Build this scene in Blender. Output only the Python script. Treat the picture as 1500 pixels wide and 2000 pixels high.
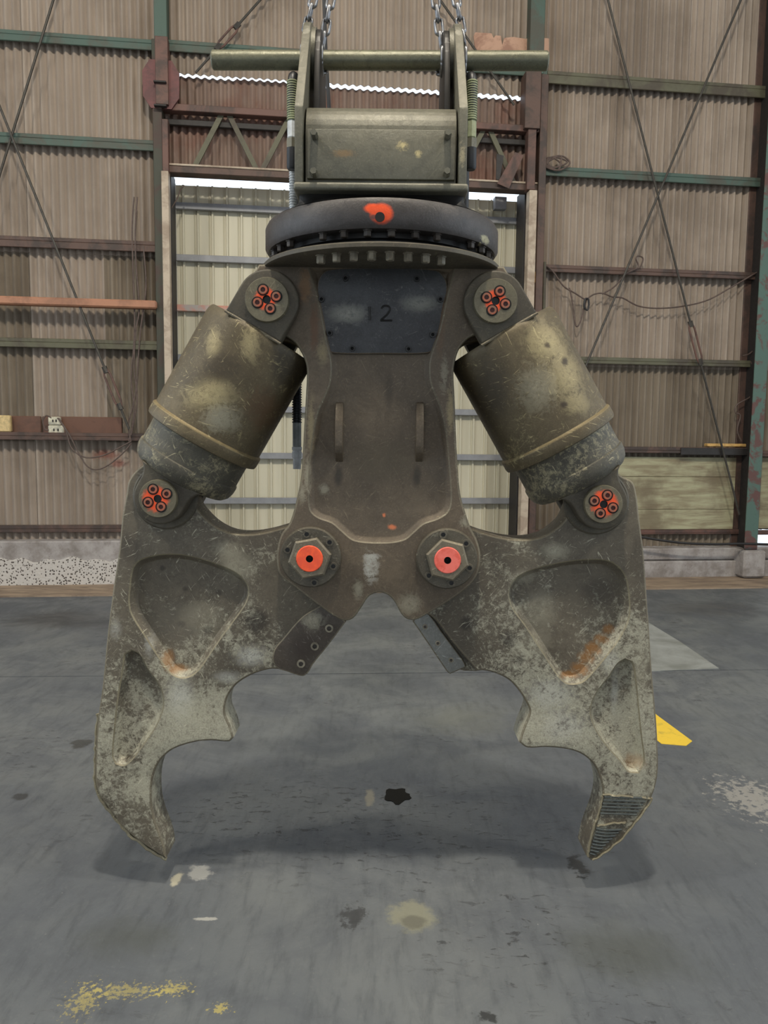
import bpy, bmesh, math, random
from mathutils import Vector, Matrix
from mathutils.geometry import tessellate_polygon
random.seed(7)
for o in list(bpy.data.objects): bpy.data.objects.remove(o)
S = bpy.context.scene
C = S.collection
# ------------------------------------------------------------------ camera
CAM_H, PITCH, ROLL, FPX = 1.40, math.radians(5.5), math.radians(0.6), 1500.0
_fw = Vector((0, math.cos(PITCH), -math.sin(PITCH))); _up = Vector((0, math.sin(PITCH), math.cos(PITCH)))
_ri = Vector((1, 0, 0)); c_, s_ = math.cos(ROLL), math.sin(ROLL)
RI = c_*_ri + s_*_up; UP = -s_*_ri + c_*_up; FW = _fw
CAMP = Vector((0, 0, CAM_H))
cd = bpy.data.cameras.new('camera'); cam = bpy.data.objects.new('camera', cd); C.objects.link(cam)
cd.sensor_fit = 'VERTICAL'; cd.sensor_height = 32; cd.lens = 24; cd.clip_start = 0.05
cam.matrix_world = Matrix(((RI.x, UP.x, -FW.x, 0), (RI.y, UP.y, -FW.y, 0), (RI.z, UP.z, -FW.z, CAM_H), (0, 0, 0, 1)))
S.camera = cam
# ------------------------------------------------------------------ world, lamps, exposure
w = bpy.data.worlds.new('overcast_sky'); S.world = w; w.use_nodes = True
bg = w.node_tree.nodes['Background']; bg.inputs[0].default_value = (0.78, 0.89, 1.0, 1); bg.inputs[1].default_value = 1.8
def bulb(name, loc, power, rad, col):
    l = bpy.data.lights.new(name, 'POINT'); l.shadow_soft_size = rad; l.energy = power; l.color = col
    o = bpy.data.objects.new(name, l); C.objects.link(o); o.location = loc; return o
def lamp(name, loc, target, power, size, col):
    l = bpy.data.lights.new(name, 'AREA'); l.shape = 'DISK'; l.size = size; l.energy = power; l.color = col
    o = bpy.data.objects.new(name, l); C.objects.link(o); o.location = loc
    o.rotation_euler = (Vector(target)-Vector(loc)).to_track_quat('-Z', 'Y').to_euler(); return o
bulb('high_bay_lamp', (0.0, 0.36, 7.0), 900, 0.17, (1.0, 0.93, 0.80))
lamp('high_bay_lamp', (-4.6, 0.4, 7.0), (-4.2, 1.8, 0), 200, 0.6, (1.0, 0.94, 0.80))
lamp('high_bay_lamp', (4.8, 0.4, 7.0), (4.4, 1.8, 0), 200, 0.6, (1.0, 0.94, 0.80))
S.view_settings.view_transform = 'Standard'; S.view_settings.look = 'None'
S.view_settings.gamma = 1; S.view_settings.use_curve_mapping = False; S.view_settings.exposure = 0.0
# ------------------------------------------------------------------ measuring helpers
def ray(px, py): return RI*((px-750)/FPX) - UP*((py-1000)/FPX) + FW
def P(px, py, Y):                       # point of the vertical plane y = Y
    d = ray(px, py); return CAMP + d*(Y/d.y)
def G(px, py, z=0.0):                   # point of the ground
    d = ray(px, py); return CAMP + d*((z-CAM_H)/d.z)
YAW, YW = math.radians(7.0), 7.6
WU = Vector((math.cos(YAW), math.sin(YAW), 0)); WN = Vector((math.sin(YAW), -math.cos(YAW), 0)); WO = Vector((0, YW, 0))
def W(u, z, n=0.0): return WO + WU*u + WN*n + Vector((0, 0, z))
def WP(px, py, n=0.0):                  # (u, z) on the back wall, n metres in front of it
    d = ray(px, py); t = (WO+WN*n-CAMP).dot(WN)/d.dot(WN); q = CAMP+d*t-WO
    return q.dot(WU), q.z
# ------------------------------------------------------------------ mesh helpers
def link(name, me, mats=(), parent=None, inv=None, smooth=35):
    if isinstance(me, bmesh.types.BMesh):
        bm = me; me = bpy.data.meshes.new(name); bmesh.ops.recalc_face_normals(bm, faces=bm.faces); bm.to_mesh(me); bm.free()
    if not isinstance(mats, (list, tuple)): mats = [mats]
    if not me.materials:
        for m in mats: me.materials.append(m)
    if smooth and not me.get('sm'):
        me.polygons.foreach_set('use_smooth', [True]*len(me.polygons)); me.set_sharp_from_angle(angle=math.radians(smooth)); me['sm'] = 1
    o = bpy.data.objects.new(name, me); C.objects.link(o)
    if parent is not None:
        o.parent = parent
        if parent.type == 'EMPTY': o.matrix_parent_inverse = Matrix.Translation(parent.location).inverted()
    return o
def place(name, me, M, parent=None):
    o = bpy.data.objects.new(name, me); C.objects.link(o); o.matrix_basis = M
    if parent is not None:
        o.parent = parent
        if parent.type == 'EMPTY': o.matrix_parent_inverse = Matrix.Translation(parent.location).inverted()
    return o
def tag(o, label=None, cat=None, group=None, kind=None):
    if label: o['label'] = label
    if cat: o['category'] = cat
    if group: o['group'] = group
    if kind: o['kind'] = kind
    return o
def thing(name, loc, label, cat, group=None, kind=None):
    o = bpy.data.objects.new(name, None); C.objects.link(o); o.location = loc; o.empty_display_size = 0.1
    return tag(o, label, cat, group, kind)
def area2(p): return 0.5*sum(p[i][0]*p[(i+1) % len(p)][1]-p[(i+1) % len(p)][0]*p[i][1] for i in range(len(p)))
def ccw(p): return p if area2(p) > 0 else p[::-1]
def smooth_poly(pts, n=4, sharp=48):
    N = len(pts); pts = [Vector(p) for p in pts]; tan = []
    for i in range(N):
        a, b, c = pts[i-1], pts[i], pts[(i+1) % N]
        d1, d2 = b-a, c-b
        ang = math.degrees(d1.angle(d2)) if d1.length > 1e-9 and d2.length > 1e-9 else 0
        tan.append(None if ang > sharp else (c-a)/((c-b).length+(b-a).length))
    out = []
    for i in range(N):
        p, q = pts[i], pts[(i+1) % N]; L = (q-p).length
        t0 = tan[i] if tan[i] is not None else (q-p)/L
        t1 = tan[(i+1) % N] if tan[(i+1) % N] is not None else (q-p)/L
        for k in range(n):
            t = k/n; t2 = t*t; t3 = t2*t
            out.append((2*t3-3*t2+1)*p + (t3-2*t2+t)*L*t0 + (-2*t3+3*t2)*q + (t3-t2)*L*t1)
    return [(v[0], v[1]) for v in out]
def offset(p, d):                       # inset of a CCW polygon by d (negative: outset)
    N = len(p); out = []
    for i in range(N):
        a, b, c = Vector(p[i-1]), Vector(p[i]), Vector(p[(i+1) % N])
        e1 = (b-a).normalized() if (b-a).length > 1e-9 else Vector((1, 0)); e2 = (c-b).normalized() if (c-b).length > 1e-9 else e1
        n1 = Vector((-e1.y, e1.x)); n2 = Vector((-e2.y, e2.x)); m = n1+n2
        m = m.normalized() if m.length > 1e-6 else n1
        k = 1/max(0.45, m.dot(n1)); q = b+m*d*k; out.append((q.x, q.y))
    return out
def ring_verts(bm, p, y): return [bm.verts.new((x, y, z)) for x, z in p]
def bridge(bm, A, B, mi=0):
    N = len(A)
    for i in range(N):
        f = bm.faces.new((A[i], A[(i+1) % N], B[(i+1) % N], B[i])); f.material_index = mi
def fill(bm, loops, mi=0):
    cs = [[Vector((v.co.x, v.co.z, 0)) for v in L] for L in loops]; flat = [v for L in loops for v in L]
    for t in tessellate_polygon(cs):
        try: f = bm.faces.new([flat[i] for i in t]); f.material_index = mi
        except ValueError: pass
def plate_bm(pts, yf, yb, bev=0.005, pockets=(), through=(), edge_mi=1, seg=3, lip_mi=False):
    """flat casting in the x-z plane: rounded edges, sunk pockets (contour, depth, slope) on the front"""
    p = ccw(pts); bm = bmesh.new()
    rings = []
    for k in range(seg+1):
        a = math.pi/2*k/seg; rings.append(ring_verts(bm, offset(p, bev*(1-math.sin(a))), yf+bev*(1-math.cos(a))))
    back = []
    for k in range(seg+1):
        a = math.pi/2*k/seg; back.append(ring_verts(bm, offset(p, bev*(1-math.sin(a))), yb-bev*(1-math.cos(a))))
    for k in range(seg): bridge(bm, rings[k], rings[k+1], edge_mi); bridge(bm, back[k+1], back[k], edge_mi)
    bridge(bm, rings[-1], back[-1]); loops = [rings[0]]
    for c, dep, slope in pockets:
        c = ccw(c); lip = ring_verts(bm, offset(c, -0.004), yf); r1 = ring_verts(bm, c, yf+0.003)
        r2 = ring_verts(bm, offset(c, slope*0.75), yf+dep*0.85); r3 = ring_verts(bm, offset(c, slope*1.25), yf+dep)
        bridge(bm, lip, r1, 2 if lip_mi else edge_mi); bridge(bm, r1, r2); bridge(bm, r2, r3); fill(bm, [r3]); loops.append(lip)
    fill(bm, loops); fill(bm, [back[0]])
    return bm
def box_bm(bm, lo, hi, M=None):
    r = bmesh.ops.create_cube(bm, size=1); lo = Vector(lo); hi = Vector(hi)
    for v in r['verts']:
        v.co = Vector(((v.co.x+.5)*(hi.x-lo.x)+lo.x, (v.co.y+.5)*(hi.y-lo.y)+lo.y, (v.co.z+.5)*(hi.z-lo.z)+lo.z))
        if M is not None: v.co = M @ v.co
    return r['verts']
def bevel_all(bm, w_, seg=2): bmesh.ops.bevel(bm, geom=list(bm.edges), offset=w_, segments=seg, affect='EDGES', profile=0.5); return bm
def frame_of(axis):
    a = Vector(axis).normalized(); h = Vector((0, 0, 1)) if abs(a.z) < 0.9 else Vector((1, 0, 0))
    x = a.cross(h).normalized(); y = a.cross(x).normalized(); return x, y, a
def lathe_bm(prof, org=(0, 0, 0), axis=(0, 0, 1), n=48, bm=None, caps=True, mi=None):
    bm = bm or bmesh.new(); x, y, a = frame_of(axis); org = Vector(org); rows = []
    for r, t in prof:
        rows.append([bm.verts.new(org+a*t+(x*math.cos(2*math.pi*k/n)+y*math.sin(2*math.pi*k/n))*r) for k in range(n)])
    for j in range(len(rows)-1): bridge(bm, rows[j], rows[j+1], mi[j] if mi else 0)
    if caps:
        bm.faces.new(rows[0]); bm.faces.new(rows[-1][::-1])
    return bm
def tube_bm(pts, r, n=8, bm=None, closed=False):
    bm = bm or bmesh.new(); pts = [Vector(p) for p in pts]; rows = []; N = len(pts); ref = None
    for i, p in enumerate(pts):
        if closed: t = pts[(i+1) % N]-pts[i-1]
        else: t = pts[min(i+1, N-1)]-pts[max(i-1, 0)]
        t.normalize()
        if ref is None: ref = frame_of(t)[0]
        x = (ref-t*ref.dot(t)).normalized(); ref = x; y = t.cross(x)
        rr = r[i] if isinstance(r, (list, tuple)) else r
        rows.append([bm.verts.new(p+(x*math.cos(2*math.pi*k/n)+y*math.sin(2*math.pi*k/n))*rr) for k in range(n)])
    for j in range(N-1): bridge(bm, rows[j], rows[j+1])
    if closed: bridge(bm, rows[-1], rows[0])
    else: bm.faces.new(rows[0]); bm.faces.new(rows[-1][::-1])
    return bm
def spline(pts, n=8):
    pts = [Vector(p) for p in pts]; out = []
    for i in range(len(pts)-1):
        p0 = pts[max(i-1, 0)]; p1 = pts[i]; p2 = pts[i+1]; p3 = pts[min(i+2, len(pts)-1)]
        for k in range(n):
            t = k/n; out.append(0.5*((2*p1)+(p2-p0)*t+(2*p0-5*p1+4*p2-p3)*t*t+(3*p1-p0-3*p2+p3)*t**3))
    return out+[pts[-1]]
def mesh_of(bm, name, mats, smooth=35):
    me = bpy.data.meshes.new(name); bmesh.ops.recalc_face_normals(bm, faces=bm.faces); bm.to_mesh(me); bm.free()
    for m in (mats if isinstance(mats, (list, tuple)) else [mats]): me.materials.append(m)
    me.polygons.foreach_set('use_smooth', [True]*len(me.polygons)); me.set_sharp_from_angle(angle=math.radians(smooth)); me['sm'] = 1
    return me
# ------------------------------------------------------------------ material helpers
class NT:
    def __init__(s, name):
        s.m = bpy.data.materials.new(name); s.m.use_nodes = True; s.t = s.m.node_tree; s.b = s.t.nodes['Principled BSDF']
        s.pos = s.node('ShaderNodeNewGeometry').outputs['Position']; s.nz = {}
    def node(s, typ, **k):
        n = s.t.nodes.new(typ)
        for a, v in k.items(): setattr(n, a, v)
        return n
    def put(s, sock, v):
        if hasattr(v, 'is_output'): s.t.links.new(v, sock)
        else: sock.default_value = (tuple(v)+(1,) if isinstance(v, (tuple, list)) and len(v) == 3 and sock.type == 'RGBA' else v)
    def math(s, op, a, b=0.0, clamp=False):
        n = s.node('ShaderNodeMath', operation=op, use_clamp=clamp); s.put(n.inputs[0], a); s.put(n.inputs[1], b); return n.outputs[0]
    def scaled(s, sc, rot=(0, 0, 0), vec=None):
        v = vec or s.pos
        if any(rot):
            n = s.node('ShaderNodeMapping'); s.put(n.inputs[0], v); n.inputs['Rotation'].default_value = rot; v = n.outputs[0]
        n = s.node('ShaderNodeMapping'); s.put(n.inputs[0], v); n.inputs['Scale'].default_value = sc; return n.outputs[0]
    def noise(s, scale, detail=5, rough=.6, dist=0.0, vec=None, seed=0.0):
        n = s.node('ShaderNodeTexNoise'); v = vec or s.pos
        if seed:
            a = s.node('ShaderNodeVectorMath', operation='ADD'); s.put(a.inputs[0], v); a.inputs[1].default_value = (seed, seed*1.7, -seed); v = a.outputs[0]
        s.put(n.inputs['Vector'], v); n.inputs['Scale'].default_value = scale; n.inputs['Detail'].default_value = detail
        n.inputs['Roughness'].default_value = rough; n.inputs['Distortion'].default_value = dist; return n.outputs['Fac']
    def ramp(s, v, lo, hi, a=0.0, b=1.0):
        n = s.node('ShaderNodeMapRange', interpolation_type='SMOOTHSTEP'); s.put(n.inputs[0], v)
        n.inputs[1].default_value = lo; n.inputs[2].default_value = hi; n.inputs[3].default_value = a; n.inputs[4].default_value = b; return n.outputs[0]
    def mix(s, f, a, b):
        n = s.node('ShaderNodeMix', data_type='RGBA'); s.put(n.inputs[0], f); s.put(n.inputs[6], a); s.put(n.inputs[7], b); return n.outputs[2]
    def spot(s, col, c, r, color, amt=1.0, rag=0.35, nscale=22.0, soft=0.5):
        """a ragged tone round the point c with radii r: stains, some painted shade"""
        if not isinstance(r, (tuple, list)): r = (r, r, r)
        a = s.node('ShaderNodeVectorMath', operation='SUBTRACT'); s.put(a.inputs[0], s.pos); a.inputs[1].default_value = c
        b = s.node('ShaderNodeVectorMath', operation='DIVIDE'); s.put(b.inputs[0], a.outputs[0]); b.inputs[1].default_value = r
        l = s.node('ShaderNodeVectorMath', operation='LENGTH'); s.put(l.inputs[0], b.outputs[0])
        if nscale not in s.nz: s.nz[nscale] = s.math('SUBTRACT', s.noise(nscale, 6, .7), .5)
        d = s.math('ADD', l.outputs['Value'], s.math('MULTIPLY', s.nz[nscale], rag*4))
        m = s.ramp(d, 1.0, 1.0-soft, 0.0, amt)
        if getattr(s, 'tex', None) is not None and min(color) > .11: m = s.math('MULTIPLY', m, s.tex)
        return s.mix(m, col, color)
    def done(s, col, rough=.6, metal=0.0, bump=None, bstr=.3, bdist=.004, spec=.5):
        s.put(s.b.inputs['Base Color'], col); s.put(s.b.inputs['Roughness'], rough); s.put(s.b.inputs['Metallic'], metal)
        s.b.inputs['Specular IOR Level'].default_value = spec
        if bump is not None:
            n = s.node('ShaderNodeBump'); n.inputs['Strength'].default_value = bstr; n.inputs['Distance'].default_value = bdist
            s.put(n.inputs['Height'], bump); s.t.links.new(n.outputs[0], s.b.inputs['Normal'])
        return s.m
def srgb(r, g, b):
    f = lambda c: (c/255/12.92) if c <= 10 else ((c/255+.055)/1.055)**2.4
    return (f(r), f(g), f(b))
def plain(name, col, rough=.6, metal=0.0, var=.15, scale=30):
    n = NT(name); f = n.noise(scale, 6, .65); c = n.mix(n.ramp(f, .3, .7), tuple(x*(1-var*2) for x in col), tuple(min(1, x*(1+var)) for x in col))
    return n.done(c, rough, metal, f, .15, .002)
def worn(name, dark, mid, light, scuff=.5, spots=(), rough=.55, metal=.15, fine=1.0, zwear=None, bstr=.35, patch=5.0):
    """old painted casting: two paint tones, mottled scuffs, scratches, and spots for stains and some painted shade"""
    n = NT(name)
    big = n.noise(3.2, 4, .55); med = n.noise(patch, 8, .72, .5, seed=3.1); fin = n.noise(75, 8, .8, .9, seed=1.3); mot = n.noise(21, 9, .78, 1.4, seed=9.2); grit = n.noise(210, 4, .7, seed=6.6)
    n.nz[22.0] = n.math('ADD', n.math('MULTIPLY', n.math('SUBTRACT', mot, .5), .75), n.math('MULTIPLY', n.math('SUBTRACT', fin, .5), .75))
    col = n.mix(n.ramp(big, .38, .62), dark, mid)
    col = n.mix(n.ramp(mot, .38, .72, 0, .6), col, tuple(x*.6 for x in dark))
    col = n.mix(n.ramp(grit, .52, .75, 0, .45), col, tuple(min(1, x*1.7) for x in mid))
    m = n.math('ADD', n.math('ADD', n.math('MULTIPLY', med, .8), n.math('MULTIPLY', n.math('SUBTRACT', fin, .5), .9)), n.math('MULTIPLY', n.math('SUBTRACT', mot, .5), .55)); m = n.math('ADD', m, .1)
    if zwear:
        z = n.node('ShaderNodeSeparateXYZ'); n.put(z.inputs[0], n.pos); m = n.math('ADD', m, n.math('SUBTRACT', n.ramp(z.outputs[2], zwear[0], zwear[1], zwear[2], 0.0), n.ramp(z.outputs[2], .18, zwear[0], zwear[2]*.6, 0.0)))
    thr = .74-.22*scuff
    n.tex = n.ramp(n.math('ADD', n.math('MULTIPLY', fin, .6), n.math('MULTIPLY', mot, .4)), .38, .56, .28, 1.0)
    lt = n.mix(n.ramp(n.math('ADD', n.math('MULTIPLY', fin, .5), n.math('MULTIPLY', grit, .5)), .42, .60), light, tuple(x*.62 for x in light))
    col = n.mix(n.math('MULTIPLY', n.ramp(m, thr-.05, thr+.12), .78), col, lt)
    for sp in spots: col = n.spot(col, *sp)
    for i, rt in enumerate(((0, .5, 0), (0, -.7, 0), (0, 1.35, 0), (0, -1.2, 0))):
        sv = n.noise(1.0, 2, .5, 0.9, vec=n.scaled((230, 20, 24), rt), seed=2.0*i+.7)
        k = n.math('MULTIPLY', n.ramp(sv, .67, .73), n.ramp(n.noise(7, 3, .5, seed=5.5+i), .46, .6, 0, .55*fine*min(1, scuff+.35)))
        col = n.mix(k, col, tuple(min(1, x*1.25) for x in light))
    r = n.math('ADD', n.ramp(fin, .3, .7, -.08, .12), rough)
    return n.done(col, r, metal, n.math('ADD', n.math('MULTIPLY', fin, .6), mot), bstr, .003)
def pspot(px, py, Y, rpx, color, amt=1.0, rag=.35, ns=22.0, soft=.5):
    k = Y/FPX; r = tuple(x*k for x in rpx) if isinstance(rpx, (tuple, list)) else rpx*k
    if isinstance(r, tuple): r = (r[0], .25, r[1])
    else: r = (r, .25, r)
    return (P(px, py, Y), r, color, amt, rag, ns, soft)
# ------------------------------------------------------------------ setting: materials
def slate(name, base, dirt, red=0.0):
    n = NT(name); oi = n.node('ShaderNodeObjectInfo').outputs['Random']
    st = n.noise(1.0, 6, .65, vec=n.scaled((7, 7, .5)), seed=1.0); bl = n.noise(1.6, 4, .6, seed=4.0); fi = n.noise(40, 6, .7)
    c = n.mix(n.ramp(st, .30, .72, .1, .75), base, dirt)
    c = n.mix(n.ramp(bl, .4, .7, 0, .5), c, tuple(x*.72 for x in dirt))
    c = n.mix(n.math('MULTIPLY', oi, .35), c, tuple(min(1, x*1.25) for x in base))
    c = n.mix(n.ramp(fi, .62, .74, 0, .35), c, tuple(x*.5 for x in dirt))
    fl = n.noise(1.0, 4, .6, vec=n.scaled((60, 60, 14)), seed=8.0)
    c = n.mix(n.ramp(fl, .71, .76, 0, .55), c, (.42, .40, .35))
    if red: c = n.mix(n.ramp(n.noise(2.2, 5, .6, seed=6.0), .45, .65, 0, red), c, srgb(118, 70, 56))
    return n, c, fi
n_, c_w, f_ = slate('slate_wall', srgb(166, 152, 138), srgb(126, 112, 98))
for sx, sy, rx, rz in ((208, 888, .16, .07), (232, 905, .10, .06), (226, 1090, .12, .16), (256, 740, .05, .30)):
    u_, z_ = WP(sx, sy); c_w = n_.spot(c_w, W(u_, z_), (rx, .2, rz), srgb(132, 66, 54), .6, .5, 9.0, .8)
MW = n_.done(c_w, .85, 0, f_, .2, .002)
n_, c_w, f_ = slate('slate_wall_rusty', srgb(140, 120, 108), srgb(98, 80, 70), .45); MWR = n_.done(c_w, .85, 0, f_, .2, .002)
n_, c_w, f_ = slate('slate_wall_stained', srgb(136, 124, 108), srgb(92, 80, 66)); MWD = n_.done(c_w, .85, 0, f_, .2, .002)
def paintmix(name, a, b, t0=.45, t1=.58, sc=5.0, rough=.6):
    n = NT(name); f = n.noise(sc, 6, .68, .5); g = n.noise(30, 6, .7)
    return n.done(n.mix(n.ramp(g, .6, .75, 0, .5), n.mix(n.ramp(f, t0, t1), a, b), tuple(x*.4 for x in a)), rough, 0, g, .2, .002)
GREEN = paintmix('green_steel', srgb(70, 90, 80), srgb(76, 76, 66), .42, .62, 3.0)
OLIVE = paintmix('olive_steel', srgb(92, 90, 70), srgb(74, 66, 54), .42, .62, 3.0)
BROWN = paintmix('brown_steel', srgb(92, 70, 60), srgb(64, 52, 46), .42, .62, 4.0)
RUST = paintmix('rusty_steel', srgb(104, 74, 64), srgb(72, 56, 50), .42, .62, 4.0)
REDOX = paintmix('red_oxide', srgb(112, 66, 64), srgb(90, 56, 54), .42, .62, 5.0)
DARKST = plain('dark_steel', srgb(44, 40, 38), .6)
TEALRED = paintmix('teal_red_post', srgb(80, 104, 94), srgb(96, 66, 60), .50, .58, 4.4)
JAMB = paintmix('pale_timber', srgb(186, 170, 150), srgb(150, 132, 114), .40, .65, 6.0)
WOODR = paintmix('reddish_timber', srgb(172, 122, 94), srgb(140, 100, 78), .40, .65, 4.0)
WOODB = paintmix('brown_board', srgb(104, 72, 56), srgb(84, 60, 48), .40, .65, 3.0)
WOODY = plain('yellow_timber', srgb(206, 164, 98), .6)
CARD = paintmix('torn_cardboard', srgb(184, 146, 122), srgb(150, 112, 92), .45, .62, 5.0)
BOXY = plain('yellowed_plastic', srgb(206, 180, 128), .5)
BOXW = plain('cream_plastic', srgb(206, 200, 178), .45)
CABLE = plain('grey_brown_cable', srgb(92, 76, 68), .6)
CABLED = plain('black_cable', srgb(34, 32, 32), .5)
RODM = plain('brace_steel', srgb(70, 66, 60), .55, .3)
n_ = NT('plywood'); v_ = n_.scaled((2.5, 2.5, 22)); f_ = n_.noise(1, 6, .65, .4, vec=v_); g_ = n_.noise(2.2, 5, .6, seed=2.2)
c_w = n_.mix(n_.ramp(f_, .35, .7), srgb(170, 166, 134), srgb(134, 122, 96)); c_w = n_.mix(n_.ramp(g_, .45, .68, 0, .75), c_w, srgb(106, 92, 72))
PLY = n_.done(c_w, .75, 0, f_, .2, .002)
n_ = NT('cream_door_sheet'); f_ = n_.noise(1, 4, .5, vec=n_.scaled((5, 5, .5))); c_w = n_.mix(n_.ramp(f_, .3, .7), srgb(202, 196, 174), srgb(182, 176, 154))
CREAM = n_.done(c_w, .45, 0, f_, .05, .002)
GALV = plain('galvanised_rail', srgb(142, 143, 146), .45, .15, .08, 8)
GALVR = paintmix('primer_rail', srgb(196, 140, 122), srgb(168, 164, 160), .42, .6, 2.2)
WHITEM = plain('white_frame', srgb(214, 212, 204), .5, 0, .06)
n_ = NT('concrete'); f_ = n_.noise(6, 7, .65); g_ = n_.noise(60, 4, .6); c_w = n_.mix(n_.ramp(f_, .3, .7), srgb(168, 162, 158), srgb(124, 116, 110)); c_w = n_.mix(n_.ramp(g_, .6, .72, 0, .5), c_w, srgb(80, 74, 70))
CONC = n_.done(c_w, .85, 0, g_, .35, .004)
n_ = NT('exposed_aggregate'); vo = n_.node('ShaderNodeTexVoronoi'); n_.put(vo.inputs['Vector'], n_.pos); vo.inputs['Scale'].default_value = 50; f_ = vo.outputs['Distance']
hv = n_.node('ShaderNodeSeparateXYZ'); n_.put(hv.inputs[0], vo.outputs['Color']); k_ = n_.math('MULTIPLY', n_.ramp(f_, .42, .34), n_.ramp(hv.outputs[0], .28, .34))
c_w = n_.mix(k_, srgb(186, 180, 173), srgb(78, 70, 64)); AGG = n_.done(c_w, .9, 0, f_, .6, .006)
# floor
n_ = NT('workshop_floor')
big = n_.noise(.75, 5, .6, .3); med = n_.noise(2.6, 6, .66, .5, seed=2.0); strk = n_.noise(1, 6, .68, .3, vec=n_.scaled((26, 5.5, 1)), seed=4.0); pit = n_.noise(1, 7, .72, .6, vec=n_.scaled((17, 36, 1)), seed=7.0); spk = n_.noise(62, 3, .6, seed=3.0); fin = n_.noise(55, 6, .7, seed=5.0)
c_w = n_.mix(n_.ramp(big, .36, .66), srgb(90, 94, 98), srgb(110, 113, 113))
c_w = n_.mix(n_.ramp(med, .40, .66, 0, .6), c_w, srgb(78, 81, 86))
c_w = n_.mix(n_.ramp(strk, .45, .75, 0, .5), c_w, srgb(62, 65, 69))
c_w = n_.mix(n_.ramp(fin, .55, .8, 0, .4), c_w, srgb(128, 129, 126))
pa_ = n_.node('ShaderNodeVectorMath', operation='SUBTRACT'); n_.put(pa_.inputs[0], n_.pos); pa_.inputs[1].default_value = G(720, 1600); pb_ = n_.node('ShaderNodeVectorMath', operation='DIVIDE'); n_.put(pb_.inputs[0], pa_.outputs[0]); pb_.inputs[1].default_value = (1.2, .55, 1)
pl_ = n_.node('ShaderNodeVectorMath', operation='LENGTH'); n_.put(pl_.inputs[0], pb_.outputs[0]); pd_ = n_.math('ADD', pl_.outputs['Value'], n_.math('SUBTRACT', med, .5))
pm_ = n_.math('MULTIPLY', n_.ramp(pit, .56, .63, 0, .85), n_.math('MAXIMUM', n_.ramp(n_.noise(1.3, 4, .6, seed=11.0), .48, .64, .04, .8), n_.ramp(pd_, 1.0, .3, 0, .8)))
c_w = n_.mix(pm_, c_w, srgb(40, 40, 42))
c_w = n_.mix(n_.ramp(spk, .73, .77, 0, .8), c_w, srgb(168, 166, 160))
def fspot(c, px, py, rx, ry, col, amt, rag=.5, ns=14.0, soft=.5):
    g0 = G(px, py); kx = G(px+1, py).x-g0.x; ky = abs(G(px, py+1).y-g0.y); return n_.spot(c, g0, (rx*kx, ry*ky, 1), col, amt, rag, ns, soft)
for a in ((806, 1790, 56, 34, srgb(134, 132, 112), .8), (806, 1800, 30, 16, srgb(92, 90, 80), .7), (722, 1558, 12, 22, srgb(138, 132, 116), .75), (390, 1705, 26, 20, srgb(170, 168, 160), .7, .8), (345, 1718, 12, 18, srgb(176, 170, 148), .9, .6),
          (1470, 1560, 60, 40, srgb(168, 164, 154), .6, 1.5, 30.0), (400, 1795, 30, 4, srgb(170, 168, 160), .8, .7, 30.0), (165, 1952, 26, 26, srgb(186, 170, 92), .42, 2.4, 75.0), (240, 1936, 60, 12, srgb(186, 170, 92), .42, 2.4, 75.0), (430, 1970, 18, 10, srgb(186, 170, 92), .6, 1.8, 75.0), (335, 1932, 30, 12, srgb(186, 170, 92), .55, 2.2, 75.0),
          (1128, 1690, 20, 26, srgb(40, 40, 40), .8, .9, 30.0), (690, 1790, 30, 26, srgb(44, 44, 44), .7, 1.0, 30.0), (950, 1985, 26, 12, srgb(34, 34, 34), .8, .8, 30.0), (160, 1452, 24, 10, srgb(52, 50, 44), .7, .6), (40, 1555, 20, 8, srgb(46, 44, 42), .7, .6),
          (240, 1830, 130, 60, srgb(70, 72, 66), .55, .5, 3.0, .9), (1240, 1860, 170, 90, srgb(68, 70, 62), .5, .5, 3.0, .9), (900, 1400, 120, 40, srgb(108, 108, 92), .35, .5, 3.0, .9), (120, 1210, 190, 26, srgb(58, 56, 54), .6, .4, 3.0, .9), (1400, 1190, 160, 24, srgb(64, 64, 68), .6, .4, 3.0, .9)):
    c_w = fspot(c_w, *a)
FLOORM = n_.done(c_w, n_.ramp(med, .3, .7, .36, .62), 0, n_.math('SUBTRACT', n_.math('MULTIPLY', fin, .4), n_.math('MULTIPLY', pm_, .8)), .5, .004, .5)
n_ = NT('tan_strip'); f_ = n_.noise(1, 6, .65, .6, vec=n_.scaled((3, 12, 1))); TANS = n_.done(n_.mix(n_.ramp(f_, .35, .7), srgb(158, 138, 116), srgb(110, 94, 80)), .8, 0, f_, .3, .004)
n_ = NT('pale_patch'); f_ = n_.noise(3, 7, .66, .5); PATCH = n_.done(n_.mix(n_.ramp(f_, .35, .7), srgb(150, 152, 148), srgb(116, 118, 112)), .6, 0, f_, .2, .003)
n_ = NT('yellow_paint'); f_ = n_.noise(16, 8, .7, .4); YEL = n_.done(n_.mix(n_.ramp(f_, .5, .75, 0, .7), srgb(226, 190, 60), srgb(150, 132, 66)), .6, 0, f_, .2, .002)
OIL = plain('oil', (.003, .003, .003), .5, 0, 0); OIL.node_tree.nodes['Principled BSDF'].inputs['Specular IOR Level'].default_value = .15
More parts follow.
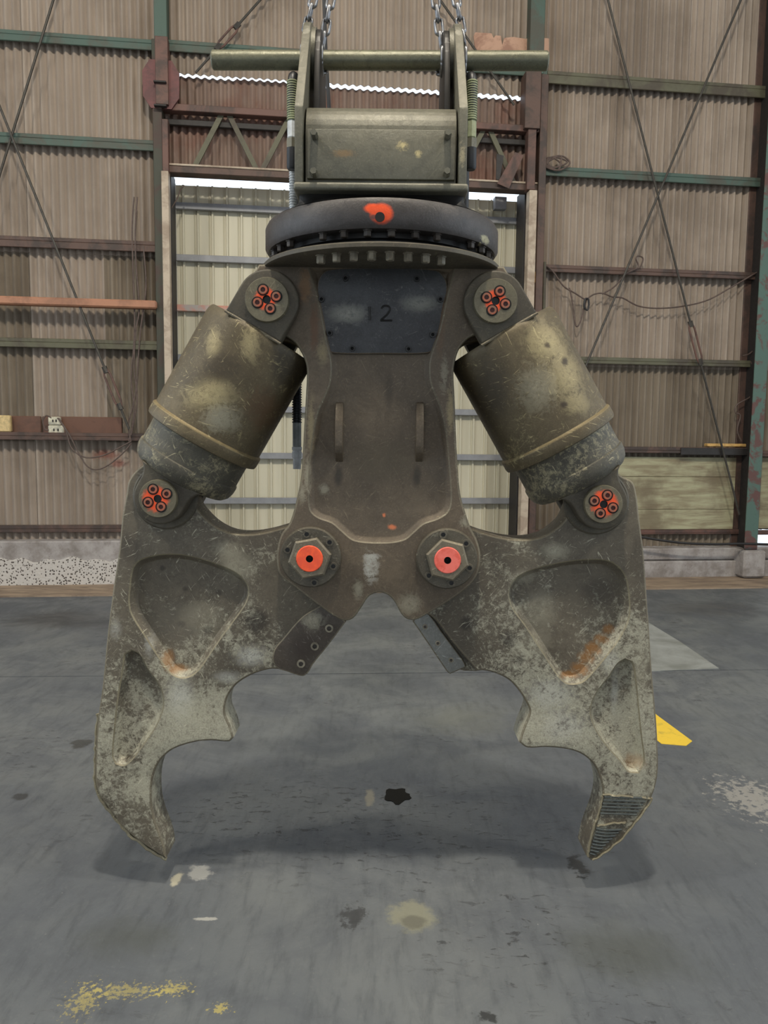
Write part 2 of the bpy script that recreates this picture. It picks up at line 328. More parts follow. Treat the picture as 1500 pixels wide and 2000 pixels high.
# ------------------------------------------------------------------ setting: floor, roof, far walls
def flat(name, pts, z0, z1, mat, parent=None):
    bm = bmesh.new(); a = [bm.verts.new((p[0], p[1], z0)) for p in pts]; b = [bm.verts.new((p[0], p[1], z1)) for p in pts]
    bridge(bm, a, b); bm.faces.new(b); bm.faces.new(a[::-1]); return link(name, bm, mat, parent, smooth=0)
fl = thing('floor', (0, 0, 0), 'dark worn grey concrete workshop floor with streaks, oil and specks', 'floor', kind='structure')
ja, jb = G(0, 1322), G(1400, 1309); jm = (jb.y-ja.y)/(jb.x-ja.x); jy = lambda x: ja.y+(x-ja.x)*jm
wallY = lambda x, n=0: (W(0, 0, n)+WU*(x/WU.x)).y
flat('slab', [(-9, -14), (10, -14), (10, jy(10)-.006), (-9, jy(-9)-.006)], -.25, 0, FLOORM, fl)
flat('slab', [(-9, jy(-9)+.006), (10, jy(10)+.006), (10, wallY(10, -.5)), (-9, wallY(-9, -.5))], -.25, 0, FLOORM, fl)
flat('joint_bed', [(-9, jy(-9)-.006), (10, jy(10)-.006), (10, jy(10)+.006), (-9, jy(-9)+.006)], -.25, -.006, DARKST, fl)
ce = thing('ceiling', (0, 0, 7.6), 'unseen grey roof sheeting with strips left open to let sky light in', 'ceiling', kind='structure'); ROOFM = plain('roof_sheet', srgb(120, 112, 104), .8)
for x0, x1 in ((-9, -4.2), (-3.0, 3.0), (4.2, 10)): flat('roof_sheet', [(x0, -7), (x1, -7), (x1, 10), (x0, 10)], 7.6, 7.7, ROOFM, ce)  # gaps between the sheets added to let soft light in from above
for nm, x0, x1, ye, lab in (('wall_left', -7.1, -7.0, 7.2, 'unseen side wall left of the frame, opened wide to let side light in'), ('wall_right', 7.4, 7.5, 8.6, 'unseen side wall right of the frame, opened wide to let side light in')):
    wl_ = thing(nm, (x0, 0, 0), lab, 'wall', kind='structure')
    for z0, z1, y0, y1 in ((0, 7.6, -7, -4.5), (0, 7.6, 5.2, ye), (6.0, 7.6, -4.5, 5.2)): flat('wall_sheet', [(x0, y0), (x1, y0), (x1, y1), (x0, y1)], z0, z1, MW, wl_)  # unseen walls, openings shaped to let light in from both sides
wl_ = thing('wall_front', (0, -7, 0), 'unseen grey wall behind the photographer with an opening added for frontal light', 'wall', kind='structure')
for x0, x1, z0, z1 in ((-7, -2.8, 0, 7.6), (2.8, 7.4, 0, 7.6), (-2.8, 2.8, 4.2, 7.6)): flat('wall_sheet', [(x0, -7.1), (x1, -7.1), (x1, -7), (x0, -7)], z0, z1, MW, wl_)  # central opening added to light the crusher from the front
# ------------------------------------------------------------------ setting: back wall
wb = thing('wall_back', (0, YW, 0), 'weathered corrugated sheet wall on steel girts behind the crusher', 'wall', kind='structure')
PIT = 0.0715
def corr_bm(u0, u1, z0, z1, n0=0.0, amp=.0185, pit=PIT, th=.006):
    bm = bmesh.new(); N = max(2, round((u1-u0)/pit*8)); rows = []
    for dn in (0, -th):
        for z in (z0, z1):
            rows.append([bm.verts.new(W(u0+(u1-u0)*i/N, z, n0+dn+amp*math.sin(2*math.pi*(u0+(u1-u0)*i/N)/pit))) for i in range(N+1)])
    a, b, c, d = rows
    for i in range(N):
        bm.faces.new((a[i], a[i+1], b[i+1], b[i])); bm.faces.new((c[i+1], c[i], d[i], d[i+1]))
        bm.faces.new((a[i+1], a[i], c[i], c[i+1])); bm.faces.new((b[i], b[i+1], d[i+1], d[i]))
    bm.faces.new((a[0], b[0], d[0], c[0])); bm.faces.new((a[-1], c[-1], d[-1], b[-1])); return bm
def sheets(u0, u1, z0, z1, mat, n0=0.0):
    wd = PIT*10; k = 0; u = u0
    while u < u1-.02:
        e = min(u+wd, u1); link('corrugated_sheet', corr_bm(u, min(e+.05, u1), z0-.06, z1+random.uniform(-.01, .02), n0+(.004 if k % 2 else -.003)+random.uniform(-.001, .001)), mat if not isinstance(mat, list) else random.choice(mat), wb, smooth=60)
        u = e; k += 1
zl = lambda px, py, n=.08: WP(px, py, n)[1]
uL = WP(312, 500)[0]; uR = WP(1052, 500)[0]; uF = WP(1476, 760)[0]; UA, UB = -6.2, 6.0
zb = zl(100, 1056, 0); zs5 = zl(100, 850); zg3 = zl(100, 478)
sheets(UA, uL, zb, zs5, MW); sheets(UA, uL, zs5, zg3, [MW, MW, MWD], .006); sheets(UA, uL, zg3, zl(150, -260), MW, .012); sheets(UA, uL, zl(150, -260), 7.6, MW, .018)
zr0 = zl(1300, 1046, 0); zr5 = zl(1300, 882); zr4 = zl(1300, 706); zr2 = zl(1300, 345)
uh0 = WP(1428, 1050)[0]
sheets(uR, uh0, zr0-.05, zr5, MWD); sheets(uh0, UB, zr0+.12, zr5, MWD)
sheets(uR, UB, zr5, zr4, MWD, .006); sheets(uR, UB, zr4, zr2, MW, .012); sheets(uR, UB, zr2, 7.6, MW, .018)
zsl = zl(680, 165, 0); zli = zl(450, 333, 0)
sheets(uL, uR, zsl+.035, 7.6, MW, .05); sheets(uL, uR, zli+.05, zsl-.022, MWR, -.02)
# bright knot holes are left to the slit and gaps: girts, posts, rails
def wbox(name, u0, u1, z0, z1, n0, n1, mat, parent=wb, bev=.004):
    bm = bmesh.new(); vs = box_bm(bm, (u0, n0, z0), (u1, n1, z1))
    if bev: bevel_all(bm, bev, 1)
    for v in bm.verts: v.co = W(v.co.x, v.co.z, v.co.y)
    return link(name, bm, mat, parent, smooth=30)
def girt(x, y0, y1, u0, u1, mat, n1=.11, lip=True):
    zt, zb_ = zl(x, y0), zl(x, y1)
    o = wbox('girt', u0, u1, zt-.035, zt, .025, n1, mat)           # channel: top flange, web, lower flange
    wbox('girt_web', u0, u1, zb_, zt-.035, n1-.02, n1, mat, o if False else wb)
    return zt, zb_
girt(150, 70, 91, UA, uL, GREEN); girt(150, 268, 289, UA, uL, GREEN); girt(150, 467, 488, UA, uL, BROWN); girt(150, 663, 681, UA, uL, OLIVE)
girt(150, 845, 860, UA, uL, BROWN, .13); girt(150, 1026, 1040, UA, uL, BROWN, .07)
wbox('timber_rail', UA, uL, zl(150, 599, .2), zl(150, 583, .2), .13, .23, WOODR, bev=.012)
girt(1290, 156, 180, uR, UB, OLIVE); girt(1280, 338, 356, uR, UB, GREEN); girt(1283, 526, 540, uR, uF, BROWN); girt(1300, 701, 714, uR, uF, OLIVE)
girt(1300, 873, 885, uR, uF, BROWN, .13); girt(1300, 1035, 1044, uR, uF, RUST, .07)
girt(1490, 527, 541, uF, UB, BROWN); girt(1490, 880, 892, uF, UB, BROWN, .13); girt(1490, 1036, 1045, uF, UB, RUST, .07)
zt, zq = girt(440, 88, 110, uL, uR, GREEN)
# posts
wbox('post', WP(302, 60, .15)[0], WP(327, 60, .15)[0], zl(310, 78, .16), 7.6, .03, .18, GREEN)
wbox('post', WP(303, 450, .15)[0], WP(321, 450, .15)[0], .28, zl(310, 78, .16), .02, .18, paintmix('dark_green_post', srgb(58, 60, 48), srgb(66, 48, 40), .42, .6, 3.0))
wbox('post', WP(1034, 60, .15)[0], WP(1062, 60, .15)[0], zl(1045, 145, .16), 7.6, .03, .18, GREEN)
wbox('post', WP(1046, 500, .15)[0], WP(1060, 500, .15)[0], .28, zl(1045, 145, .16), .02, .18, BROWN)
wbox('splice_box', WP(1025, 200, .2)[0], WP(1055, 200, .2)[0], zl(1040, 252, .2), zl(1040, 140, .2), .05, .22, BROWN)
wbox('splice_box', WP(304, 150, .2)[0], WP(329, 150, .2)[0], zl(312, 205, .2), zl(312, 72, .2), .05, .22, RUST)
uc, zc = WP(314, 162, .19)
for s in (-1, 1):                                                    # octagon gusset halves either side of the post
    pts = [(uc+s*a*.16, zc+b*.215) for a, b in ((.18, -1), (.55, -1), (.98, -.55), (1, .45), (.6, .92), (.18, .92))]
    bm = bmesh.new(); A = [bm.verts.new(W(u, z, .16)) for u, z in pts]; B = [bm.verts.new(W(u, z, .185)) for u, z in pts]
    bridge(bm, A, B); bm.faces.new(A); bm.faces.new(B[::-1]); link('gusset_plate', bm, REDOX, wb, smooth=0)
for z in (zc-.21, zc-.01): wbox('stiffener', uc-.055, uc+.055, z-.008, z+.008, .2, .25, DARKST)
# far right post: an I section on a concrete pad
u0, u1 = WP(1458, 900, .2)[0], WP(1480, 900, .28)[0]
wbox('post_flange', u0-.015, u0+.125, .30, 7.6, .26, .275, TEALRED); wbox('post_flange', u0-.03, u0+.11, .30, 7.6, .03, .045, BROWN); wbox('post_web', u0+.04, u0+.06, .30, 7.6, .045, .26, DARKST)  # web coloured dark to paint the shaded side of the post
wbox('post_pad', u0-.05, u0+.19, .02, .30, .0, .34, CONC, bev=.02)
# lintel truss over the door
zA, zB = zl(440, 215), zl(440, 226); wbox('truss_chord', uL, uR, zB-.01, zA, .06, .16, RUST); wbox('truss_chord', uL, uR, zB-.10, zB-.05, .03, .07, DARKST)  # second, dark bar paints the shadow under the upper chord
zC, zD = zl(440, 330, .12), zl(440, 343, .12); wbox('truss_chord', uL, uR, zD, zC, .0, .14, BROWN); wbox('truss_chord', uL, uR, zC, zC+.018, .0, .15, JAMB)
def wbar(name, a, b, wd, n0, n1, mat, parent=wb):
    a = Vector(a); b = Vector(b); d = (b-a).normalized(); q = Vector((-d.y, d.x))*wd/2
    bm = bmesh.new(); pts = [a+q, a-q, b-q, b+q]; A = [bm.verts.new(W(p.x, p.y, n0)) for p in pts]; B = [bm.verts.new(W(p.x, p.y, n1)) for p in pts]
    bridge(bm, A, B); bm.faces.new(A); bm.faces.new(B[::-1]); return link(name, bm, mat, parent, smooth=0)
ut = [WP(440, 220, .1)[0]]; st_ = WP(516, 330, .1)[0]-WP(384, 330, .1)[0]
for k in range(0, 5):
    t_ = ut[0]+st_*k
    for s in (-1, 1): wbar('truss_diagonal', (t_+s*.035, zB), (t_+s*st_*.47, zC), .045, .08, .105, OLIVE)
# door frame and sliding door
tag(wbox('trim_1', WP(318, 500, .2)[0], WP(332, 500, .2)[0], 0.02, zl(325, 335, .2), .12, .22, JAMB, None), 'pale timber jamb at the left side of the door opening', 'jamb', kind='structure')
tag(wbox('trim_2', WP(1027, 600, .2)[0], WP(1042, 600, .2)[0], 0.02, zl(1035, 372, .2), .12, .22, JAMB, None), 'pale timber jamb at the right side of the door opening', 'jamb', kind='structure')
wbox('door_gap_strip', WP(331, 500, .0)[0], WP(337, 500, .0)[0], 0.0, zC, -.25, .02, DARKST); wbox('door_gap_strip', WP(1018, 600, .0)[0], WP(1027, 600, .0)[0], 0.0, zC, -.25, .02, DARKST)  # dark strips stand in for the shaded gaps between door and jambs
wbox('jamb_post', WP(319, 430, .2)[0], WP(331, 430, .2)[0], zl(325, 335, .2), zl(325, 232, .2), .1, .2, RUST)
wbox('jamb_post', WP(1030, 330, .2)[0], WP(1046, 330, .2)[0], zl(1035, 370, .2), zl(1035, 250, .2), .1, .2, RUST)
dn = -.34; dl = WP(330, 600, dn)[0]; dr = WP(1023, 600, dn)[0]; ztop = zl(460, 367, dn)
door = thing('door_1', W((dl+dr)/2, 0, dn), 'cream ribbed metal sliding door with grey horizontal rails behind the crusher', 'door', kind='structure')
def rib_bm(u0, u1, z0, z1, n0, pit=.139):
    bm = bmesh.new(); prof = []; u = u0
    while u < u1-1e-4:
        e = min(u+pit, u1)
        for f, h in ((0, 0), (.60, 0), (.66, .006), (.72, 0), (.80, 0), (.84, .022), (.94, .022), (.98, 0)):
            q = u+pit*f
            if q <= e: prof.append((q, h))
        u += pit
    prof.append((u1, 0)); A = []; B = []; Cc = []; D = []
    for u, h in prof:
        A.append(bm.verts.new(W(u, z0, n0+h))); B.append(bm.verts.new(W(u, z1, n0+h))); Cc.append(bm.verts.new(W(u, z0, n0+h-.004))); D.append(bm.verts.new(W(u, z1, n0+h-.004)))
    for i in range(len(prof)-1):
        bm.faces.new((A[i], A[i+1], B[i+1], B[i])); bm.faces.new((D[i], D[i+1], Cc[i+1], Cc[i])); bm.faces.new((A[i+1], A[i], Cc[i], Cc[i+1])); bm.faces.new((B[i], B[i+1], D[i+1], D[i]))
    return bm
npan = 5; pw = .139*6; u = dl-.25; k = 0
while u < dr+.25:
    link('door_sheet', rib_bm(u, min(u+pw, dr+.25), .02, ztop, dn+(.003 if k % 2 else 0)), CREAM, door, smooth=20); u += pw; k += 1
zr_ = [zl(345, y, dn+.06) for y in (401.5, 503, 601, 698, 797, 889, 978, 1060)]
for i, z in enumerate(zr_): wbox('door_rail', dl-.2, dr+.0, z-.031, z+.031, dn+.025, dn+.075, GALVR if i == 2 else GALV, door)
wbox('door_stile', WP(1009, 600, dn+.08)[0], WP(1022, 600, dn+.08)[0], .02, ztop, dn+.03, dn+.09, WHITEM, door)
wbox('door_stile', WP(339, 560, dn+.08)[0], WP(345, 560, dn+.08)[0], .02, ztop, dn+.03, dn+.08, WHITEM, door)
tag(wbox('door_roller', WP(967, 390, -.2)[0], WP(990, 390, -.2)[0], zl(980, 408, -.2), zl(980, 384, -.2), -.28, -.2, GALV, None), 'grey hanger bracket at the top of the cream sliding door', 'door hanger')
# plinth
pl = [wbox('plinth', UA, uL+.05, 0.0, zl(100, 1057, .16), -.14, .16, CONC, bev=.012)]
bm = bmesh.new(); N = 90; zt_ = zl(100, 1096, .19); A = []; B = []; Cc = []; D = []
for i in range(N+1):                                                 # rough band where the render has fallen away
    u = UA+(uL+.02-UA)*i/N; zz = zt_+.03*math.sin(i*.9)*math.sin(i*.37)+random.uniform(-.006, .006); b = random.uniform(-.006, .006)
    A.append(bm.verts.new(W(u, .0, .20+b))); B.append(bm.verts.new(W(u, zz, .185+b))); D.append(bm.verts.new(W(u, zz+.012, .158)))
for i in range(N): bm.faces.new((A[i], A[i+1], B[i+1], B[i])); bm.faces.new((B[i], B[i+1], D[i+1], D[i]))
link('aggregate_band', bm, AGG, wb, smooth=0)
zt1, zt2, zt3 = zl(1300, 1071, .16), zl(1300, 1096, .18), .0
wbox('plinth', uR, UB, zt2+.006, zt1, -.14, .16, CONC, bev=.012); wbox('plinth', uR, UB, 0.0, zt2, -.14, .19, CONC, bev=.012)
wbox('door_sill', uL, uR, 0.0, .03, -.4, .2, CONC)
sa, sb = G(0, 1167), G(1500, 1149)
tag(flat('trim_3', [(-9, sa.y+(sb.y-sa.y)/(sb.x-sa.x)*(-9-sa.x)), (10, sa.y+(sb.y-sa.y)/(sb.x-sa.x)*(10-sa.x)), (10, wallY(10, .1)), (-9, wallY(-9, .1))], .0, .012, TANS), 'tan dusty concrete strip along the foot of the back wall', 'floor strip', kind='structure')
# plywood boards
ub0, ub1, ub2 = WP(1205, 960, .1)[0], WP(1440, 960, .1)[0], UB
for a, b in ((893, 931), (931.5, 995), (995.5, 1034)):
    wbox('board', ub0-.5, u0-.02, zl(1330, b, .06), zl(1330, a, .06), .03, .055, PLY, bev=.003)
wbox('board', u0+.14, UB, zl(1490, 1032, .06), zl(1490, 893, .06), .03, .055, PLY, bev=.003)
# ================================================================== the crusher
YC, YF, YJ = 2.315, 2.20, 2.26
LOWC = srgb(180, 176, 154); WHT = (.58, .58, .52); ORG = srgb(246, 92, 48); RST = srgb(150, 104, 52); DRK = srgb(44, 39, 34); TAN = srgb(182, 168, 126)
jaw_sp = [pspot(160+x/2.439, 900+y/2.439, YJ, r, c, a, g, 22.0, .7) for x, y, r, c, a, g in (
    (740, 500, (46, 40), LOWC, .5, .5), (690, 420, (36, 20), LOWC, .45, .6), (470, 1130, (36, 60), WHT, .55, .7), (800, 930, (42, 26), WHT, .6, .9), (690, 1030, (36, 16), WHT, .5, .9), (320, 880, (14, 30), WHT, .5, .9), (160, 800, (14, 28), WHT, .4, .9),
    (520, 1200, (60, 40), LOWC, .5, .6), (330, 1330, (30, 40), LOWC, .4, .6), (280, 1560, (46, 60), LOWC, .3, .5), (830, 760, (36, 32), DRK, .7, .4), (230, 420, (30, 40), DRK, .5, .4), (560, 760, (60, 50), LOWC, .3, .5), (370, 520, (8, 8), DRK, .6, .5), (480, 620, (8, 7), DRK, .5, .5), (460, 790, (12, 9), DRK, .5, .5), (590, 820, (14, 12), DRK, .5, .5), (640, 640, (8, 8), DRK, .5, .5),
    (400, 950, (14, 24), RST, .6, .3), (450, 1000, (26, 12), RST, .65, .3), (190, 1080, (9, 40), DRK, .6, .4), (450, 790, (80, 70), srgb(112, 108, 98), .35, .4))]
jaw_sp += [pspot(780+x/2.439, 900+y/2.439, YJ, r, c, a, g, 22.0, .7) for x, y, r, c, a, g in (
    (740, 430, (36, 22), LOWC, .55, .7), (600, 560, (34, 20), LOWC, .4, .8), (640, 880, (50, 34), LOWC, .35, .7), (720, 1110, (60, 40), WHT, .5, .8), (780, 1260, (60, 46), WHT, .4, .8), (1010, 960, (24, 30), WHT, .4, .9), (1150, 1000, (18, 60), LOWC, .4, .6), (680, 720, (44, 50), LOWC, .4, .6),
    (1010, 815, (16, 14), RST, .7, .3), (975, 860, (20, 16), RST, .8, .3), (935, 905, (22, 18), RST, .8, .3), (900, 950, (22, 18), RST, .7, .3), (870, 1000, (22, 16), RST, .7, .3), (820, 1030, (26, 10), RST, .8, .3), (1130, 1440, (26, 20), RST, .4, .5), (320, 775, (18, 20), DRK, .7, .3), (520, 850, (26, 22), DRK, .6, .4), (570, 950, (14, 12), DRK, .5, .4), (960, 640, (46, 40), DRK, .45, .4), (1040, 1120, (10, 50), WHT, .5, .8), (1140, 1380, (20, 60), LOWC, .3, .6))]
STEEL = srgb(84, 77, 66)
M_JAW = worn('worn_jaw_steel', srgb(86, 79, 67), srgb(104, 96, 82), srgb(196, 192, 170), .62, jaw_sp, .5, .15, 1.0, (.50, 1.0, .20))
M_EDGE = worn('rubbed_lit_edge', srgb(112, 104, 88), srgb(130, 121, 101), srgb(186, 180, 156), .55, (), .45, .3)  # rubbed edges, lightened further to paint a bright highlight line
M_LIP = worn('rubbed_lit_lip', srgb(128, 120, 98), srgb(142, 134, 110), srgb(200, 192, 164), .6, (), .45, .2)  # lips lightened to paint lit pocket edges; weld runs share it
fr_sp = [pspot(x, y, YF, r, c, a, g, 22.0, .7) for x, y, r, c, a, g in (
    (595, 560, (16, 40), RST, .35, .6), (614, 640, (12, 60), srgb(104, 72, 50), .6, .5), (630, 690, (14, 30), TAN, .4, .7), (607, 830, (9, 70), TAN, .45, .9), (600, 930, (9, 50), LOWC, .5, .9), (590, 962, (8, 24), LOWC, .5, .9), (880, 800, (10, 60), TAN, .45, .9), (868, 730, (10, 40), LOWC, .4, .9), (908, 1020, (14, 16), LOWC, .5, .7),
    (860, 640, (12, 80), srgb(104, 78, 56), .4, .5), (632, 957, (16, 16), LOWC, .5, .6), (766, 1031, (11, 7), srgb(222, 128, 84), .95, .5), (750, 1008, (5, 6), srgb(222, 128, 84), .9, .5), (724, 1110, (19, 38), WHT, .75, .8), (726, 1087, (20, 8), WHT, .6, .9), (700, 1150, (14, 26), LOWC, .5, .7), (800, 1180, (30, 30), LOWC, .45, .6), (760, 760, (12, 50), srgb(60, 54, 46), .5, .4), (660, 930, (12, 30), srgb(48, 44, 38), .7, .3), (815, 930, (12, 30), srgb(48, 44, 38), .7, .3), (745, 900, (100, 60), srgb(88, 80, 62), .35, .4))]  # the two dark spots below the lugs paint their shadow
M_FRAME = worn('worn_frame_steel', srgb(94, 83, 69), srgb(110, 97, 80), srgb(164, 150, 122), .25, fr_sp, .48, .2, .7)
cy_sp = [pspot(240+x/3.334, 500+y/3.334, 2.15, r, c, a, g, 22.0, .7) for x, y, r, c, a, g in (
    (560, 900, (66, 40), TAN, .8, .6), (640, 1060, (46, 40), LOWC, .6, .7), (580, 560, (22, 40), TAN, .6, .6), (830, 560, (24, 46), TAN, .7, .8), (640, 720, (50, 34), srgb(60, 52, 40), .7, .5), (460, 800, (40, 30), srgb(66, 58, 46), .5, .5), (900, 1000, (40, 60), srgb(98, 72, 48), .6, .5), (1060, 700, (40, 60), srgb(48, 44, 40), .6, .4))]  # last dark spot paints shade on the inner flank beside the frame
cy_sp += [pspot(870+x/3.334, 500+y/3.334, 2.15, r, c, a, g, 22.0, .7) for x, y, r, c, a, g in (
    (660, 560, (60, 50), TAN, .7, .6), (800, 780, (50, 60), TAN, .6, .6), (600, 860, (50, 60), LOWC, .4, .8), (860, 960, (40, 30), TAN, .5, .6), (670, 580, (10, 8), srgb(66, 54, 40), .9, .4), (790, 680, (9, 11), srgb(58, 48, 38), .9, .4), (770, 970, (11, 9), srgb(60, 50, 40), .9, .4), (300, 900, (50, 120), srgb(56, 50, 42), .6, .4))]  # last dark spot is painted shade on this cylinder's inner flank
M_CYL = worn('worn_cylinder_steel', srgb(90, 80, 60), srgb(108, 96, 72), srgb(188, 174, 130), .55, cy_sp, .45, .25, 1.0)
M_CYLEDGE = worn('lit_collar_edge', srgb(120, 106, 76), srgb(138, 122, 86), srgb(190, 176, 132), .6, (), .45, .2)  # yellowish tone paints the lit line on the collar's upper edge
M_GLAND = worn('worn_gland_steel', srgb(76, 73, 64), srgb(92, 88, 76), srgb(186, 176, 142), .9, (), .45, .25, 1.0, None, .5)
M_EAR = worn('ear_steel', srgb(76, 70, 60), srgb(88, 82, 68), srgb(140, 132, 104), .25, (), .5, .2)
rg_sp = [pspot(745, 417, 1.98, (26, 22), ORG, 1.0, .10, 22.0, .4), pspot(726, 407, 1.98, (18, 11), ORG, 1.0, .15, 22.0, .5), pspot(730, 424, 1.98, (9, 6), srgb(80, 74, 70), .8, .2, 22.0, .6), pspot(950, 462, 2.1, (12, 8), srgb(206, 198, 160), .9, .6, 22.0, .4), pspot(940, 472, 2.1, (4, 4), srgb(206, 198, 160), .9, .6, 22.0, .4)]
M_RING = worn('swivel_ring_steel', srgb(70, 66, 64), srgb(80, 76, 74), srgb(112, 108, 100), .1, rg_sp, .36, .35, .4)
br_sp = [pspot(560+x/3.75, 40+y/3.75, 2.05, r, c, a, g, 22.0, .7) for x, y, r, c, a, g in ((850, 930, (14, 12), srgb(206, 190, 140), .9, .9), (960, 985, (9, 9), srgb(206, 190, 140), .9, .9), (420, 985, (30, 9), srgb(140, 112, 76), .6, .6), (1280, 1000, (7, 26), srgb(206, 190, 150), .7, 1.2))]
M_BRK = worn('olive_bracket_paint', srgb(102, 100, 87), srgb(114, 111, 96), srgb(156, 150, 124), .2, br_sp, .38, .2, .5)
M_COVER = worn('cover_plate_steel', srgb(62, 62, 64), srgb(76, 77, 78), srgb(138, 138, 132), .45, [pspot(680, 612, YF, (50, 24), srgb(150, 150, 140), .8, .5, 22.0, .8), pspot(820, 592, YF, (50, 22), srgb(144, 144, 134), .7, .5, 22.0, .8)], .45, .3, .6, None, .3, 8.0)
M_DARK = plain('dark_greased_shaded_steel', srgb(42, 40, 38), .45, .3)  # greased parts, also the painted shade on the bracket flare
M_BOLT = plain('old_bolt', srgb(138, 130, 112), .45, .4, .25)
M_BOLTD = plain('dark_bolt', srgb(72, 66, 60), .5, .4, .25)
M_HOLE = plain('hole_black', (.004, .004, .004), .8, 0, 0)
M_ORG = paintmix('orange_paint', srgb(248, 96, 52), srgb(232, 84, 52), .4, .6, 30.0, .5)
M_PINK = paintmix('faded_orange_paint', srgb(238, 118, 104), srgb(226, 96, 78), .4, .6, 30.0, .5)
M_ORGD = plain('red_brown_socket', srgb(78, 34, 28), .5, .1, .2)
M_HOSE = plain('black_hose', srgb(36, 37, 40), .45, 0, .1); M_ZINC = plain('zinc_fitting', srgb(206, 210, 212), .4, 0.0, .15); M_SLEEVE = plain('grey_hose_sleeve', srgb(140, 144, 142), .5)
M_SPIRAL = plain('olive_spiral_wrap', srgb(150, 156, 124), .5)
M_BAR = worn('lifting_bar_steel', srgb(104, 104, 86), srgb(120, 119, 98), srgb(166, 162, 130), .25, (), .3, .3, .4)
M_CHAIN = plain('chain_steel', srgb(150, 150, 152), .32, .75, .2)
c0 = P(742, 1100, YC)
cr = thing('hydraulic_crusher', (c0.x, YC, 0), 'huge worn steel hydraulic demolition crusher with two open claw jaws hanging from chains', 'crusher')
def poly(pts, Y, n=4, sharp=48): return smooth_poly([(P(x, y, Y).x, P(x, y, Y).z) for x, y in pts], n, sharp)
XM = P(746, 440, YC).x
# ---- main frame
frame_px = [(505, 516), (745, 512), (985, 520), (1006, 560), (1008, 600), (985, 638), (950, 652), (922, 657), (905, 671), (895, 686), (889, 706), (886, 730), (888, 775), (890, 829), (893, 894), (899, 964), (908, 997), (919, 1030), (932, 1055), (939, 1086), (934, 1119), (916, 1145), (876, 1175), (833, 1201), (812, 1211), (796, 1210), (784, 1200), (772, 1178), (758, 1163), (740, 1158), (721, 1165), (705, 1188), (691, 1207), (676, 1213), (659, 1208), (629, 1188), (576, 1147), (546, 1122), (540, 1086), (548, 1046), (566, 1020), (581, 967), (588, 928), (594, 829), (597, 775), (599, 730), (597, 710), (588, 688), (574, 668), (552, 655), (520, 648), (492, 632), (478, 600), (483, 560)]
rim_px = [(604, 522), (745, 520), (887, 524), (875, 570), (858, 646), (842, 692), (838, 715), (840, 746), (850, 774), (862, 805), (870, 845), (876, 904), (880, 960), (879, 986), (871, 1002), (853, 1013), (827, 1022), (810, 1036), (791, 1052), (767, 1058), (740, 1059), (713, 1058), (689, 1053), (668, 1036), (649, 1020), (622, 1010), (607, 996), (604, 965), (607, 895), (614, 845), (622, 805), (635, 776), (646, 746), (648, 715), (646, 696), (638, 664), (624, 592)]
fp = poly(frame_px, YF); rp = poly(rim_px, YF)
frame = link('main_frame', plate_bm(fp, YF, YF+.055, .006, [(rp, .02, .012)]), [M_FRAME, M_EDGE], cr)
core = [p for p in poly([(604, 520), (887, 520), (850, 700), (870, 850), (885, 980), (860, 1030), (800, 1120), (680, 1120), (620, 1030), (596, 980), (614, 850), (640, 700)], YF)]
link('frame_core', plate_bm(core, YF+.053, 2.379, .002), [M_FRAME, M_EDGE], cr)
link('back_plate', plate_bm(poly(frame_px, YF), 2.377, 2.43, .006), [M_FRAME, M_EDGE], cr)
YR = YF+.02
# inspection cover
cov_px = [(619, 570), (623, 543), (642, 526), (745, 523), (851, 527), (869, 543), (874, 565), (866, 599), (856, 662), (848, 682), (833, 690), (745, 691), (653, 690), (640, 682), (633, 660), (624, 613)]
cover = link('inspection_cover', plate_bm(poly(cov_px, YR-.012), YR-.012, YR+.004, .003), [M_COVER, M_FRAME], cr)
def socket_mesh(name, r, h, mat, hmat, n=20):
    bm = lathe_bm([(r, .002), (r, -h*.9), (r*.96, -h), (r*.56, -h), (r*.54, -h*.1), (.0004, -h*.1)], (0, 0, 0), (0, 1, 0), n, mi=[0, 0, 0, 1, 1]); return mesh_of(bm, name, [mat, hmat])
def hex_mesh(name, r, h, mat):
    bm = lathe_bm([(r, .004), (r, -h*.85), (r*.86, -h), (.0004, -h)], (0, 0, 0), (0, 1, 0), 6); return mesh_of(bm, name, mat, 20)
sock_s = socket_mesh('socket_screw', .0085, .006, M_DARK, M_HOLE, 14)
for x, y in ((675, 544), (814, 545), (628, 585), (860, 585), (644, 651), (845, 654), (688, 681), (798, 682)):
    place('screw', sock_s, Matrix.Translation(P(x, y, YR-.012)), cover)
yd = YR-.0135
link('digit', tube_bm([P(721.5, 599, yd), P(722, 612, yd), P(722, 625, yd)], .0034, 8), M_DARK, cover)['label'] = 'digit 1 on the cover'
two = spline([P(x, y, yd) for x, y in ((745, 603), (748, 598.5), (754, 597), (760, 599.5), (761.5, 605), (757, 613), (749, 621), (743, 626))], 5)+[P(x, 626, yd) for x in (746, 750, 755, 760, 766)]
link('digit', tube_bm(two, .0026, 8), M_DARK, cover)['label'] = 'digit 2 on the cover'
# lifting lugs on the recessed panel
for x in (662, 820):
    zt_, zb_ = P(x, 790, YR-.03).z, P(x, 905, YR-.03).z; xc = P(x, 850, YR-.03).x; yb = YR+.004
    prof = [(yb, zt_+.01), (YR-.008, zt_+.004), (YR-.034, zt_-.045), (YR-.037, zt_-.06), (YR-.037, zb_+.05), (YR-.03, zb_+.03), (yb, zb_)]
    bm = bmesh.new(); A = [bm.verts.new((xc-.011, y, z)) for y, z in prof]; B = [bm.verts.new((xc+.011, y, z)) for y, z in prof]
    bridge(bm, A, B); bm.faces.new(A); bm.faces.new(B[::-1]); bevel_all(bm, .003, 2); link('lug', bm, M_FRAME, cr)
